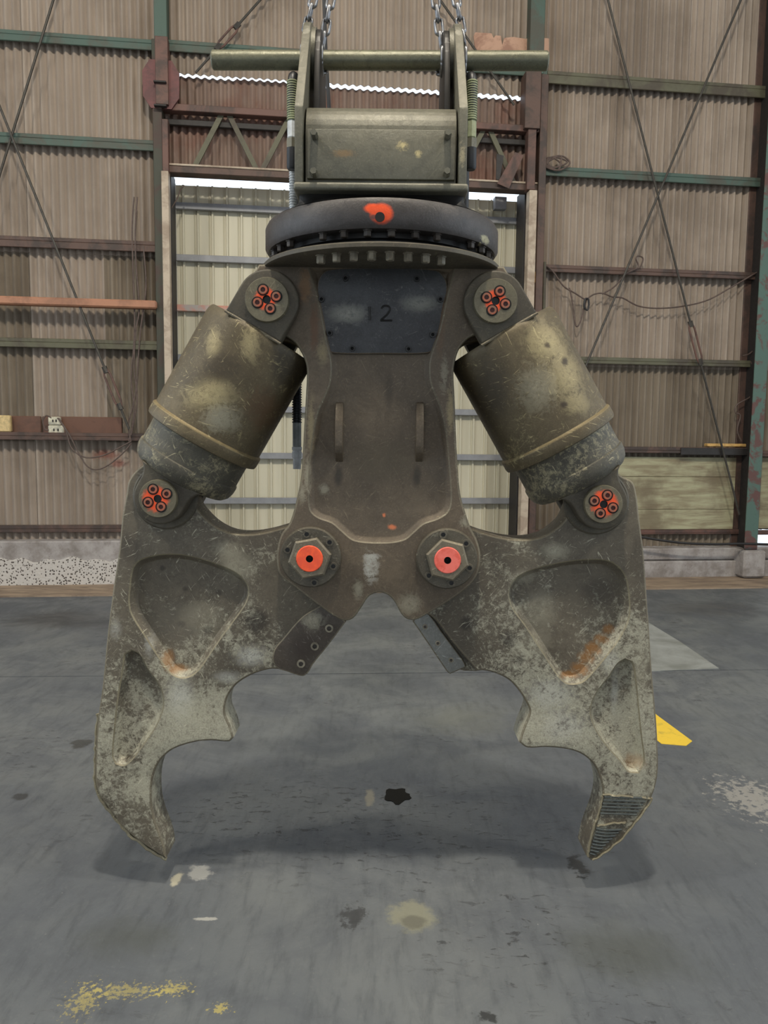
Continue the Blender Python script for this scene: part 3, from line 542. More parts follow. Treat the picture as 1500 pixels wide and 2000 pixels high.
# ---- jaws
jl_px = [(271, 914), (252, 937), (246, 966), (238, 1011), (232, 1072), (221, 1146), (209, 1240), (199, 1343), (191, 1400), (186, 1474), (186, 1527), (193, 1552), (213, 1581), (246, 1622), (287, 1654), (324, 1677), (321, 1655), (312, 1628), (303, 1604), (297, 1574), (296, 1540), (302, 1507), (316, 1482), (340, 1463), (381, 1450), (414, 1447), (447, 1449), (456, 1441), (449, 1417), (440, 1396), (440, 1376), (448, 1355), (463, 1336), (488, 1320), (512, 1311), (533, 1307), (560, 1310), (582, 1290), (640, 1216), (676, 1200), (684, 1150), (672, 1095), (645, 1050), (606, 1030), (580, 1026), (562, 1028), (529, 1037), (496, 1043), (463, 1043), (439, 1037), (414, 1023), (394, 1004), (381, 987), (372, 960), (352, 928), (326, 908), (296, 902)]
jr_px = [(1215, 930), (1235, 940), (1243, 961), (1249, 1011), (1258, 1080), (1263, 1150), (1268, 1216), (1274, 1310), (1282, 1400), (1286, 1474), (1285, 1515), (1274, 1556), (1251, 1593), (1215, 1638), (1182, 1665), (1155, 1682), (1145, 1671), (1155, 1630), (1169, 1593), (1177, 1556), (1174, 1527), (1165, 1503), (1153, 1486), (1133, 1472), (1108, 1464), (1067, 1460), (1030, 1461), (1014, 1450), (1020, 1429), (1029, 1406), (1034, 1388), (1026, 1369), (1010, 1345), (993, 1328), (969, 1316), (944, 1310), (932, 1311), (886, 1257), (841, 1203), (808, 1200), (798, 1150), (808, 1095), (836, 1050), (874, 1030), (900, 1027), (919, 1032), (944, 1041), (985, 1051), (1022, 1054), (1059, 1048), (1083, 1034), (1104, 1014), (1116, 985), (1128, 950), (1152, 918), (1185, 905)]
pL1 = [(260, 1113), (271, 1097), (295, 1088), (325, 1084), (357, 1085), (406, 1097), (455, 1117), (476, 1134), (484, 1151), (480, 1175), (455, 1212), (422, 1257), (390, 1304), (373, 1319), (353, 1323), (332, 1313), (312, 1285), (283, 1240), (258, 1199), (253, 1175), (255, 1146)]
pL2 = [(244, 1279), (257, 1271), (272, 1279), (287, 1306), (308, 1335), (317, 1357), (317, 1384), (304, 1417), (279, 1454), (256, 1484), (242, 1494), (227, 1491), (221, 1476), (224, 1433), (230, 1372), (240, 1310)]
pR1 = [(995, 1164), (999, 1143), (1014, 1126), (1046, 1112), (1108, 1098), (1165, 1094), (1194, 1099), (1214, 1115), (1224, 1138), (1229, 1189), (1224, 1217), (1202, 1257), (1149, 1321), (1133, 1333), (1108, 1334), (1092, 1321), (1063, 1277), (1026, 1220), (1002, 1187)]
pR2 = [(1221, 1288), (1234, 1295), (1240, 1322), (1247, 1392), (1252, 1440), (1257, 1488), (1247, 1508), (1228, 1506), (1213, 1486), (1184, 1454), (1161, 1417), (1154, 1386), (1165, 1355), (1190, 1322), (1207, 1297)]
YJB = YJ+.112
jawL = link('jaw', plate_bm(poly(jl_px, YJ), YJ, YJB, .006, [(poly(pL1, YJ), .032, .013), (poly(pL2, YJ), .030, .013)], lip_mi=True), [M_JAW, M_EDGE, M_LIP], cr)
jawR = link('jaw', plate_bm(poly(jr_px, YJ), YJ, YJB, .006, [(poly(pR1, YJ), .032, .013), (poly(pR2, YJ), .030, .013)], lip_mi=True), [M_JAW, M_EDGE, M_LIP], cr)
jawL['label'] = 'claw jaw with bolted cutter blade in front'; jawR['label'] = 'claw jaw with recessed cutter blade and ridged tip'
M_BLADE = worn('cutter_blade_steel', srgb(76, 68, 60), srgb(90, 82, 72), srgb(166, 162, 152), .5, [pspot(592, 1262, YJ, (36, 40), srgb(66, 57, 50), .8, .3, 22.0, .7), pspot(612, 1212, YJ, (30, 26), LOWC, .55, .7, 22.0, .7)], .42, .35)
bl = link('cutter_blade', plate_bm(poly([(676, 1214), (640, 1262), (611, 1298), (601, 1315), (590, 1321), (560, 1312), (541, 1305), (532, 1290), (536, 1268), (552, 1248), (590, 1205), (630, 1180)], YJ-.003), YJ-.003, YJ+.05, .004), [M_BLADE, M_EDGE], jawL)
sock_b = socket_mesh('blade_bolt', .0125, .004, M_BOLT, M_BOLTD, 18)
for x, y in ((643, 1227), (615, 1262), (588, 1296)): place('bolt', sock_b, Matrix.Translation(P(x, y, YJ-.003)), jawL)
YB = YJ+.03
M_BLADE2 = worn('bright_cutter_blade', srgb(128, 128, 122), srgb(146, 146, 140), srgb(196, 196, 188), .6, (), .4, .35)
link('cutter_blade', plate_bm(poly([(806, 1214), (835, 1256), (872, 1311), (879, 1317), (911, 1303), (906, 1291), (862, 1232), (838, 1198), (820, 1190)], YB, 2), YB, YB+.05, .004), [M_BLADE2, M_EDGE], jawR)
link('blade_seat', plate_bm(poly([(815, 1200), (885, 1304), (932, 1311), (935, 1300), (850, 1190)], YB+.012, 2), YB+.012, YJB, .003), [M_JAW, M_EDGE], jawR)
sock_t = socket_mesh('blade_screw', .008, .002, M_BOLT, M_BOLTD, 12)
for x, y in ((830, 1224), (855, 1256), (881, 1289)): place('bolt', sock_t, Matrix.Translation(P(x, y, YB)), jawR)
# ridged hard-facing on the right tip, weld run along the left back edge
def beads(name, lines, Y, r, mat, parent, jit=.0):
    bm = bmesh.new()
    for pts in lines:
        q = spline([P(x, y, Y) for x, y in pts], 6); tube_bm([p+Vector((random.uniform(-jit, jit), 0, random.uniform(-jit, jit))) for p in q], [r*random.uniform(.85, 1.15) for _ in q], 6, bm)
    o = link(name, bm, mat, parent); o['kind'] = 'stuff'; return o
M_BEAD = worn('dark_weld_bead', srgb(72, 78, 78), srgb(96, 100, 94), srgb(150, 150, 136), .5, (), .4, .3)
ln = []
for k in range(6): y = 1556+k*6.4; ln.append([(1180-k*1.6, y), (1222-k*2, y+1.5), (1264-k*4, y+2.5)])
for k in range(9): y = 1618+k*6.0; ln.append([(1164-k*1.6, y), (1188-k*3.2, y+3), (1214-k*6.2, y+2)])
beads('hard_facing', ln, YJ-.001, .0036, M_BEAD, jawR)
beads('weld_run', [[(1177, 1552), (1222, 1556), (1270, 1560)], [(1177, 1556), (1172, 1580), (1163, 1608), (1152, 1645), (1149, 1672)], [(1274, 1558), (1252, 1593), (1216, 1637), (1183, 1664), (1157, 1680)], [(1168, 1613), (1200, 1608), (1222, 1606)]], YJ-.001, .0035, M_LIP, jawR, .002)
beads('weld_run', [[(192, 1395), (188, 1440), (186, 1474), (186, 1527), (194, 1553), (214, 1583), (247, 1624), (288, 1656), (324, 1678)]], YJ+.010, .0055, M_LIP, jawL, .0025)
# ---- pivot pins
def disc_y(prof, c, n=48, mi=None): return lathe_bm(prof, c, (0, 1, 0), n, mi=mi)
M_FLANGE = worn('pivot_flange_steel', srgb(86, 80, 68), srgb(104, 98, 84), srgb(176, 170, 150), .5, (), .42, .3, 1.0, None, .4, 14.0)
sock_f = socket_mesh('flange_screw', .0115, .004, M_FLANGE, M_DARK, 16)
for cx, cy, mat, hexa, bolts in ((606, 1089, M_ORG, -11, ((240, 1100), (375, 1148), (397, 1290), (285, 1387), (127, 1193))), (873, 1092, M_PINK, 14, ((1047, 1103), (1182, 1155), (1203, 1300), (1095, 1388), (962, 1345)))):
    k = YF/FPX; c = P(cx, cy, YF-.024); pf = link('pivot_pin', disc_y([(60*k, .03), (60*k, .006), (57*k, 0), (30*k, 0), (30*k, .02)], c), M_FLANGE, cr)
    bm = lathe_bm([(43*k, .004), (43*k, -.016), (39*k, -.021), (27*k, -.021), (27*k, -.002)], c, (0, 1, 0), 6, mi=[0, 1, 1, 0]); bmesh.ops.rotate(bm, verts=bm.verts, cent=c, matrix=Matrix.Rotation(math.radians(hexa), 3, 'Y'))
    link('hex_nut', bm, [M_FLANGE, M_EDGE], pf, smooth=20)
    cap = link('painted_pin_end', disc_y([(26*k, .004), (26*k, -.021), (24.5*k, -.024), (7*k, -.024), (7*k, -.006), (.0004, -.006)], c, 40, [0, 0, 0, 1, 1]), [mat, M_HOLE], pf); cap['label'] = 'orange painted pin end with a black centre hole'
    for bx, by in bolts: place('bolt', sock_f, Matrix.Translation(P(520+bx/3.03, 680+by/3.03, YF-.024)), pf)
# ---- cylinders with ears, pin caps
KC = 2.25/FPX
M_CAP = worn('pin_cap_steel', srgb(104, 98, 80), srgb(118, 112, 92), srgb(164, 156, 128), .4, [pspot(x, y, 2.14, r, ORG, 1.0, .2, 22.0, .35) for x, y, r in ((519, 584, 24), (967, 587, 23), (297, 976, 30), (1187, 985, 31))], .42, .25)
M_SOCK = paintmix('paint_flecked_socket', srgb(176, 92, 66), srgb(128, 96, 78), .42, .6, 60.0)
cap_sock = socket_mesh('cap_screw', .0118, .0035, M_SOCK, M_ORGD, 18); ring_me = mesh_of(lathe_bm([(.0162, .002), (.0162, -.0012), (.0128, -.0012), (.0128, .002)], (0, 0, 0), (0, 1, 0), 20), 'counterbore_ring', M_HOLE)
def stadium(p, d, r, base, hw, n=24):
    """ear outline in x-z: round end at p, running along d to a base of half width hw"""
    d = Vector(d).normalized(); q = Vector((-d.y, d.x)); out = []
    for k in range(n+1):
        a = math.pi*k/n; v = p+q*r*math.cos(a)-d*r*math.sin(a); out.append((v.x, v.y))
    fl = [(.45, 0), (.68, .18), (.86, .5), (1.0, 1.0)] if hw > r*1.15 else [(1.0, 1.0)]
    for s, F in ((-1, fl), (1, fl[::-1])):
        for f, g in F: v = p+d*base*f+q*s*(r+(hw-r)*g); out.append((v.x, v.y))
    return out
for (ux, uy), (lx, ly), bu, bl_ in (((521, 585), (301, 976), ((514, 566), (540, 579), (503, 591), (528, 603)), ((292, 957), (319, 966), (282, 983), (308, 992))),
                                   ((968, 587.5), (1186, 987), ((976, 569), (987, 594), (961, 606), (950, 581)), ((1193, 969), (1204, 994), (1179, 1005), (1167, 980)))):
    a3, b3 = P(ux, uy, 2.14), P(lx, ly, 2.14); a = Vector((a3.x, YC, a3.z)); b = Vector((b3.x, YC, b3.z)); ax = (b-a).normalized(); L = (b-a).length
    k = L/416.0                                                       # metres per measured pixel along the axis
    prof = [(100, 52), (108, 52.5), (111, 56), (113, 62), (114, 70), (114, 264), (115.5, 265.5), (117.6, 267), (118.5, 269), (118.5, 284), (117, 289), (112, 291), (103, 291.5), (102.5, 300), (102.5, 338), (105, 340), (105.5, 343), (105, 354), (101, 366), (93, 374), (78, 378), (.3, 378)]
    mi = [0]*5+[1, 1, 1]+[0]*4+[2]*10
    prof = [(r*KC, t*k) for r, t in prof]
    cyl = link('hydraulic_cylinder', lathe_bm([(.0004, 52*k)]+prof, a, ax, 64, caps=False, mi=[0]+mi), [M_CYL, M_CYLEDGE, M_GLAND], cr, smooth=28)
    d2 = Vector((ax.x, ax.z))
    for s, p3, r, base, hw, yf, yb in ((1, a3, 59*2.165/FPX, 53*k, 60*2.165/FPX, YF-.045, YF-.006), (-1, b3, 52*2.165/FPX, 46*k, 68*2.165/FPX, YJ-.070, YJ-.006)):
        o_ = stadium(Vector((p3.x, p3.z)), d2*s, r, base, hw)
        link('ear', plate_bm(o_, yf, yb, .006), [M_EAR, M_EAR], cyl)
        if s == 1:
            q2 = Vector((-d2.y, d2.x)); e0 = Vector((p3.x, p3.z))+d2*(base+.002); wl = [e0+q2*hw*t for t in (-1.02, -.6, -.2, .2, .6, 1.02)]
            link('weld_bead', tube_bm([Vector((v.x, yf+.004+random.uniform(-.001, .001), v.y)) for v in wl], [.004, .005, .0055, .005, .0055, .004], 8), M_EDGE, cyl)
        o2 = 2*YC; link('ear', plate_bm(o_, o2-yb, o2-yf, .006), [M_EAR, M_EAR], cyl)
    # jaw boss ring below the lower ear
    link('boss', disc_y([(64*KC, .0), (64*KC, -.014), (61*KC, -.018), (30*KC, -.018)], Vector((b3.x, YJ+.004, b3.z))), M_EAR, cr)
    for (px, py), bolts, rr, yf in (((ux, uy), bu, 41, YF-.045), ((lx, ly), bl_, 37, YJ-.070)):
        c = P(px, py, 2.14); c.y = yf-.016
        pc = link('pin_cap', disc_y([(rr*1.04*KC*.95, .03), (rr*1.04*KC*.95, .004), (rr*KC*.95, 0), (8*KC*.95, 0), (8*KC*.95, .015), (.0004, .015)], c, 48, [0, 0, 0, 1, 1]), [M_CAP, M_HOLE], cr)
        pc['label'] = 'round pin cap sprayed orange round its four screws'
        for bx, by in bolts:
            q = P(px, py, 2.14)+(P(bx, by, 2.14)-P(px, py, 2.14)); q.y = c.y
            place('screw', cap_sock, Matrix.Translation(q), pc); place('screw_ring', ring_me, Matrix.Translation(q), pc)
    link('pin', lathe_bm([(.035, 0), (.035, .34)], Vector((a3.x, YF-.05, a3.z)), (0, 1, 0), 24), M_DARK, cr)
    link('pin', lathe_bm([(.035, 0), (.035, .30)], Vector((b3.x, YJ-.08, b3.z)), (0, 1, 0), 24), M_DARK, cr)
# ---- swivel ring, bearing, flange
RR = .337; yfr = YC-RR
zr_t, zr_b = P(742, 384, yfr).z, P(742, 444, yfr).z; zf_t, zf_b = P(742, 472, yfr).z, P(742, 485, yfr).z
ctr = Vector((XM, YC, 0))
ringo = link('swivel_ring', lathe_bm([(.24, zr_t+.005), (RR-.02, zr_t+.005), (RR-.006, zr_t), (RR, zr_t-.012), (RR, zr_b+.012), (RR-.008, zr_b), (.24, zr_b)], ctr, (0, 0, 1), 96), M_RING, cr)
link('bearing', lathe_bm([(.285, zr_b+.004), (.285, zr_b-.012), (.27, zr_b-.014), (.27, zf_t+.012), (.295, zf_t+.01), (.295, zf_t-.004)], ctr, (0, 0, 1), 72), M_DARK, cr)
flg = link('frame_flange', lathe_bm([(.1, zf_t), (RR+.004, zf_t), (RR+.008, zf_t-.004), (RR+.008, zf_b+.003), (RR+.003, zf_b), (.1, zf_b)], ctr, (0, 0, 1), 96), M_EAR, cr)
def zhex(name, r, h, mat):
    return mesh_of(lathe_bm([(r*1.25, .004), (r*1.25, -.003), (r, -.003), (r, -h*.88), (r*.85, -h), (.0004, -h)], (0, 0, 0), (0, 0, 1), 6), name, mat, 20)
hb1 = zhex('ring_bolt', .0105, .017, M_BOLTD); hb2 = zhex('flange_bolt', .0115, .022, M_BOLT)
for i in range(32):
    a = 2*math.pi*(i+.44)/32-math.pi/2
    if math.sin(a) < 0 and .58 < abs(math.cos(a)) < .76: continue
    place('bolt', hb1, Matrix.Translation((XM+.312*math.cos(a), YC+.312*math.sin(a), zr_b)) @ Matrix.Rotation(random.random(), 4, 'Z'), ringo)
for i in range(40):
    a = 2*math.pi*(i+.5)/40-math.pi/2
    if abs(math.cos(a)) < .56 and math.sin(a) < 0: place('bolt', hb2, Matrix.Translation((XM+.30*math.cos(a), YC+.30*math.sin(a), zf_b)) @ Matrix.Rotation(random.random(), 4, 'Z'), flg)
hc = P(742, 424, yfr-.001); ph = link('plug_hole', disc_y([(.012, -.002), (.012, .01)], hc, 20), M_HOLE, ringo)
# frame top block under the flange
link('frame_head', lathe_bm([(.075, zf_b), (.075, zf_b-.03), (.07, zf_b-.06)], ctr, (0, 0, 1), 48), M_FRAME, cr)
# ---- mounting bracket
yb0 = 2.03; zbt, zbb = P(745, 357, yb0).z, P(745, 373, yb0).z
xl, xr = P(573, 362, yb0).x, P(915, 362, yb0).x; xm = (xl+xr)/2; yb1 = 2*YC-yb0
bm = bmesh.new(); box_bm(bm, (xl, yb0-.006, zbb), (xr, yb1, zbt)); bevel_all(bm, .007, 3); brk = link('mounting_bracket', bm, M_BRK, cr)
# flare from the square base plate to the round ring
bm = bmesh.new(); rows = []; n = 96
for j in range(9):
    t = j/8; z = zbb+.004+(zr_t-zbb)*t; s = t**2.2; row = []
    for i in range(n):
        a = 2*math.pi*i/n; ca, sa_ = math.cos(a), math.sin(a); hw, hd = (xr-xl)/2-.008, (yb1-yb0)/2-.03
        m = 1/max(abs(ca)/hw, abs(sa_)/hd); m = min(m, .325); r = m*(1-s)+(RR-.012)*s
        row.append(bm.verts.new((XM+ca*r, YC+sa_*r, z)))
    rows.append(row)
for j in range(8): bridge(bm, rows[j], rows[j+1])
bm.faces.new(rows[0]); bm.faces.new(rows[-1][::-1]); link('bracket_flare', bm, M_DARK, cr)  # dark material paints the shade under the base plate
zpin = P(742, 118, YC).z; zk = P(585, 206, yb0).z
def side_prof(front, back, z0, zk_, rt, zc_):
    pts = [(front, z0), (front, zk_)]; a0 = math.radians(200)
    for i in range(15):
        a = math.radians(165-150*i/14); pts.append((YC+rt*math.cos(a)*1.15, zc_+rt*math.sin(a)))
    pts += [(back, zk_), (back, z0)]; return pts
def xplate(name, prof, x0, x1, mat, parent, bev=.004):
    bm = bmesh.new(); A = [bm.verts.new((x0, y, z)) for y, z in prof]; B = [bm.verts.new((x1, y, z)) for y, z in prof]
    bridge(bm, A, B); bm.faces.new(A); bm.faces.new(B[::-1])
    if bev: bmesh.ops.bevel(bm, geom=[e for e in bm.edges], offset=bev, segments=2, affect='EDGES', profile=.5, clamp_overlap=True)
    return link(name, bm, mat, parent)
pxl, pxr = P(575, 300, yb0).x, P(912.5, 300, yb0).x; tp = .0215
sp_ = side_prof(yb0, yb1, zbt-.002, zk, .088, zpin)
for x0 in (pxl, pxr-tp): xplate('side_plate', sp_, x0, x0+tp, M_BRK, brk)
ip = [(YC-.14, zk+.04), (YC-.10, zpin-.02)]+[(YC+.085*math.cos(math.radians(165-150*i/12)), zpin-.012+.085*math.sin(math.radians(165-150*i/12))) for i in range(13)]+[(YC+.10, zpin-.02), (YC+.14, zk+.04)]
for x0 in (pxl+tp+.012, pxr-tp-.012-.016): xplate('inner_cheek', ip, x0, x0+.016, M_DARK, brk, .003)
for x0 in (pxl+tp-.002, pxr-tp-.012): link('boss', lathe_bm([(.08, 0), (.08, .014)], (x0, YC, zpin), (1, 0, 0), 40), M_BRK, brk)
# box beam and its bolted cover
zc_t, zc_m, zc_b = P(745, 213, 2.12).z, P(745, 254, 2.045).z, P(745, 351, 2.045).z
bp = [(2.055, zbt+.001), (2.055, zc_m-.004)]+[(2.055+.075*(1-math.cos(math.radians(90*i/8))), zc_m+(zc_t-zc_m)*math.sin(math.radians(90*i/8))) for i in range(1, 9)]+[(2*YC-2.14, zc_t), (2*YC-2.055, zc_m), (2*YC-2.055, zbt+.001)]
xplate('box_beam', bp, pxl+tp+.004, pxr-tp-.004, M_BRK, brk, .002)
cx0, cx1 = P(600, 300, 2.045).x, P(889, 300, 2.045).x
bm = bmesh.new(); box_bm(bm, (cx0, 2.040, zc_b), (cx1, 2.053, zc_m)); bevel_all(bm, .002, 2); cvp = link('cover_plate', bm, M_BRK, cr)
hx = hex_mesh('cover_bolt', .0095, .030, M_BRK)
for x, y in ((613, 261), (875, 261), (612.5, 336), (873, 336)): place('bolt', hx, Matrix.Translation(P(x, y, 2.02)+Vector((0, .018, 0))) @ Matrix.Rotation(random.random(), 4, 'Y'), cvp)
# ---- hoses
def ribbed(x, z0, z1, y, r, pitch, amp):
    prof = []; t = 0.0; L = z0-z1
    while t < L:
        prof += [(r, t), (r+amp, t+pitch*.3), (r+amp, t+pitch*.6), (r, t+pitch*.8)]; t += pitch
    return lathe_bm(prof, (x, y, z0), (0, 0, -1), 20)
hy = 2.44; zs = [P(580, y, hy).z for y in (700, 826, 872, 880, 900, 908, 916)]; hx_ = P(580, 830, hy).x
h = link('hydraulic_hose', ribbed(hx_, zs[0], zs[1], hy, .0125, .0078, .003), M_HOSE, cr)
link('sleeve', lathe_bm([(.0138, 0), (.0138, zs[1]-zs[2])], (hx_, hy, zs[1]), (0, 0, -1), 20), M_SLEEVE, h)
link('hose_fitting', lathe_bm([(.0125, 0), (.016, .002), (.016, .010), (.0135, .013), (.0155, .018), (.0155, .034), (.0125, .037), (.0125, zs[2]-zs[6])], (hx_, hy, zs[2]), (0, 0, -1), 6+6), M_ZINC, h, smooth=20)
for sx, px in ((1, 921), (-1, 571)):
    y_ = 2.30; x_ = P(px, 230, y_).x; zz = [P(px, y, y_).z for y in (158, 236, 246, 272, 290, 332)]
    top = [Vector((x_, y_, zz[1]+.001)), Vector((x_, y_, zz[0]+.0)), Vector((x_-sx*.004, y_+.03, zz[0]+.02)), Vector((x_-sx*.004, y_+.09, zz[0]+.01)), Vector((x_-sx*.004, y_+.12, zz[0]-.06)), Vector((x_-sx*.004, y_+.12, zz[5]-.1))]
    hs = link('bracket_hose', tube_bm(spline(top, 6), .0135, 12), M_HOSE, cr)
    link('spiral_wrap', ribbed(x_, zz[0], zz[1], y_, .0138, .0065, .0022), M_SPIRAL, hs)
    link('hose_fitting', lathe_bm([(.011, 0), (.0145, .003), (.0145, zz[1]-zz[3]-.004), (.010, zz[1]-zz[3])], (x_, y_, zz[1]), (0, 0, -1), 8), M_ZINC if sx < 0 else M_SPIRAL, hs, smooth=20)
    link('hose_nut', lathe_bm([(.0175, 0), (.0175, zz[3]-zz[4])], (x_, y_, zz[3]), (0, 0, -1), 6), M_BRK, hs, smooth=20)
    link('hose_boot', lathe_bm([(.0165, 0), (.0165, zz[4]-zz[5]-.006), (.013, zz[4]-zz[5])], (x_, y_, zz[4]), (0, 0, -1), 20), M_HOSE, hs)
y_ = 2.36; x_ = P(572, 370, y_).x; link('return_hose', ribbed(x_, P(572, 325, y_).z, P(572, 412, y_).z, y_, .009, .0075, .0025), M_ZINC, cr)
# ================================================================== bar, chains, hook
ba, bb = P(414, 117.5, YC), P(1070, 119, YC); bx = (bb-ba).normalized(); br_ = .0262
bar = link('lifting_bar', lathe_bm([(br_-.004, 0), (br_, .004), (br_, (bb-ba).length-.004), (br_-.004, (bb-ba).length)], ba, bx, 40), M_BAR)
tag(bar, 'thick round olive steel bar through the two bracket plates at the top', 'steel bar')
lk = []                                                               # one link: an oval of round wire in the x-z plane
wr, li, hw = .0045, .0155, .0105
for i in range(24):
    a = 2*math.pi*i/24; lk.append((hw*math.cos(a), 0, (li-.004)*(1 if math.sin(a) >= 0 else -1)*(1 if abs(math.sin(a)) > 1e-6 else 0)+hw*math.sin(a)))
link_me = mesh_of(tube_bm(lk, wr, 6, closed=True), 'chain_link', M_CHAIN, 60)
hookp = Vector((XM+.01, YC, 3.36))
def strand(ch, path):
    pts = [path[0]]; pitch = 2*(li-.004+hw)-2*wr+.001; tot = []; acc = 0; prev = path[0]; k = 0
    pos = [path[0]]
    dens = []
    for i in range(len(path)-1):
        L = (path[i+1]-path[i]).length; m = max(1, int(L/.002))
        dens += [path[i].lerp(path[i+1], j/m) for j in range(m)]
    dens.append(path[-1]); prev = dens[0]; 
    for q in dens:
        if (q-prev).length >= pitch:
            d = (q-prev).normalized(); x, y, z = frame_of(d); 
            if k % 2: x, y = y, -x
            M = Matrix(((x.x, y.x, z.x, 0), (x.y, y.y, z.y, 0), (x.z, y.z, z.z, 0), (0, 0, 0, 1))); M.translation = (q+prev)/2
            place('link', link_me, M, ch); prev = q; k += 1
for lab, xa, xb in (('steel chain slung round the bar at the left bracket plate', 592, 630), ('steel chain slung round the bar at the right bracket plate', 907, 862)):
    A, B = P(xa, 96, YC), P(xb, 100, YC)
    ch = thing('lifting_chain', Vector((A.x, YC, zpin)), lab, 'chain', 'lifting chains')
    for q in (A, B):
        arc = [Vector((q.x, YC+(br_+.011)*math.cos(a), zpin+(br_+.011)*math.sin(a))) for a in [math.radians(v) for v in range(150, 400, 10)]]
        up = q+Vector((0, 0, .012)); strand(ch, arc); strand(ch, [up, hookp+Vector(((q.x-XM)*.18, 0, 0))])
hk = thing('crane_hook', hookp, 'crane hook block above the lifting chains', 'crane hook')
link('hook', tube_bm(spline([hookp+Vector((0.0, .0, .16)), hookp+Vector((.0, 0, .09)), hookp+Vector((.055, 0, .05)), hookp+Vector((.06, 0, -.01)), hookp+Vector((.0, 0, -.055)), hookp+Vector((-.06, 0, -.01)), hookp+Vector((-.05, 0, .035))], 8), .018, 10), M_DARK, hk)
bm = bmesh.new(); box_bm(bm, hookp+Vector((-.1, -.07, .14)), hookp+Vector((.1, .07, .42))); bevel_all(bm, .03, 3); link('hook_block', bm, M_ORG, hk)
for s in (-1, 1): link('rope', tube_bm([hookp+Vector((s*.06, 0, .41)), hookp+Vector((s*.06, 0, 4.23))], .006, 8), M_DARK, hk)
bm = tube_bm([P(632, -40, 2.55), P(636, 100, 2.55), P(643, 215, 2.55)], .006, 8)
st = tag(link('wire_sling', bm, M_HOSE), 'thin dark wire sling hanging behind the left inner chain strand', 'wire sling')
# ================================================================== things on the wall
def wpts(pts, n): return [W(*WP(x, y, n), n) for x, y in pts]
def wtube(name, pts, n, r, mat, parent=None, sm=True):
    q = wpts(pts, n) if not isinstance(n, (list, tuple)) else [W(*WP(p[0], p[1], k), k) for p, k in zip(pts, n)]
    return link(name, tube_bm(spline(q, 7) if sm else q, r, 7), mat, parent)
def brace(label, a, b, tb=None, n=.17, r=.011):
    n += .012*(len([o for o in C.objects if o.name.startswith('brace_rod')]) % 2)*2
    """thin tension rod, with an open turnbuckle between the pixels tb"""
    A, B = wpts([a, b], n); t = thing('brace_rod', B, label, 'brace rod', 'wall brace rods'); d = (B-A).normalized()
    if not tb: link('rod', tube_bm([A, B], r, 8), RODM, t); return
    p, q = wpts(tb, n); p = A+d*(p-A).dot(d); q = A+d*(q-A).dot(d); side = d.cross(WN).normalized()*.028
    link('rod', tube_bm([A, p], r, 8), RODM, t); link('rod', tube_bm([q, B], r, 8), RODM, t)
    link('turnbuckle', tube_bm([p+side*.3-d*.02, p+side+d*.05, q+side-d*.05, q+side*.3+d*.02, q-side*.3+d*.02, q-side-d*.05, p-side+d*.05, p-side*.3-d*.02], .010, 8, closed=True), RUST, t)
    for e in (p, q): link('nut', lathe_bm([(.024, -.03), (.024, .03)], e, d, 6), RODM, t, smooth=20)
brace('thin dark brace rod rising to the right at the far left of the wall', (-80, 600), (118, -45))
brace('long dark brace rod with turnbuckle running down to the cable bundle', (-60, 60), (252, 838), ((206, 722), (240, 792)))
brace('brace rod with turnbuckle crossing in front of the plywood boards', (1176, -45), (1444, 1005), ((1352, 632), (1374, 705)))
brace('dark brace rod slanting down to the left behind the right cylinder', (1466, -45), (1130, 748))
brace('dark brace rod slanting down to the left end of the lifting bar', (548, -45), (382, 142), ((462, 50), (425, 92)), .16)
brace('brace rod slanting down to the right behind the right end of the bar', (828, -45), (1004, 205), None, .16)
def box_thing(name, px, n0, n1, mat, label, cat, bev=.006, group=None):
    x0, y0, x1, y1 = px; a = WP(x0, (y0+y1)/2, n1); b = WP(x1, (y0+y1)/2, n1); xm_ = (x0+x1)/2
    return tag(wbox(name, a[0], b[0], WP(xm_, y1, n1)[1], WP(xm_, y0, n1)[1], n0, n1, mat, None, bev), label, cat, group)
box_thing('backing_board', (-60, 812, 80, 846), .025, .05, WOODB, 'brown backing board beside the yellowed box on the wall rail', 'board')
box_thing('backing_board', (83, 814, 238, 849), .025, .045, WOODB, 'long brown backing board behind the cream junction box', 'board')
box_thing('switch_box', (-14, 811, 20, 844), .052, .11, BOXY, 'yellowed plastic switch box at the left picture edge', 'switch box', .01)
jb_ = thing('junction_box', W(*WP(108, 846, .1), .05), 'cream double socket box with grey cables on the brown board', 'junction box')
for x0, y0, x1, y1 in ((94, 814, 117, 830), (94, 831, 123, 848)):
    a = WP(x0, y1, .1); b = WP(x1, y0, .1); o = wbox('box_body', a[0], b[0], a[1], b[1], .05, .10, BOXW, jb_, .008)
    for f in (.35, .62):
        wbox('socket_hole', a[0]+(b[0]-a[0])*f, a[0]+(b[0]-a[0])*f+.012, (a[1]+b[1])/2-.012, (a[1]+b[1])/2+.012, .098, .104, DARKST, jb_, .001)
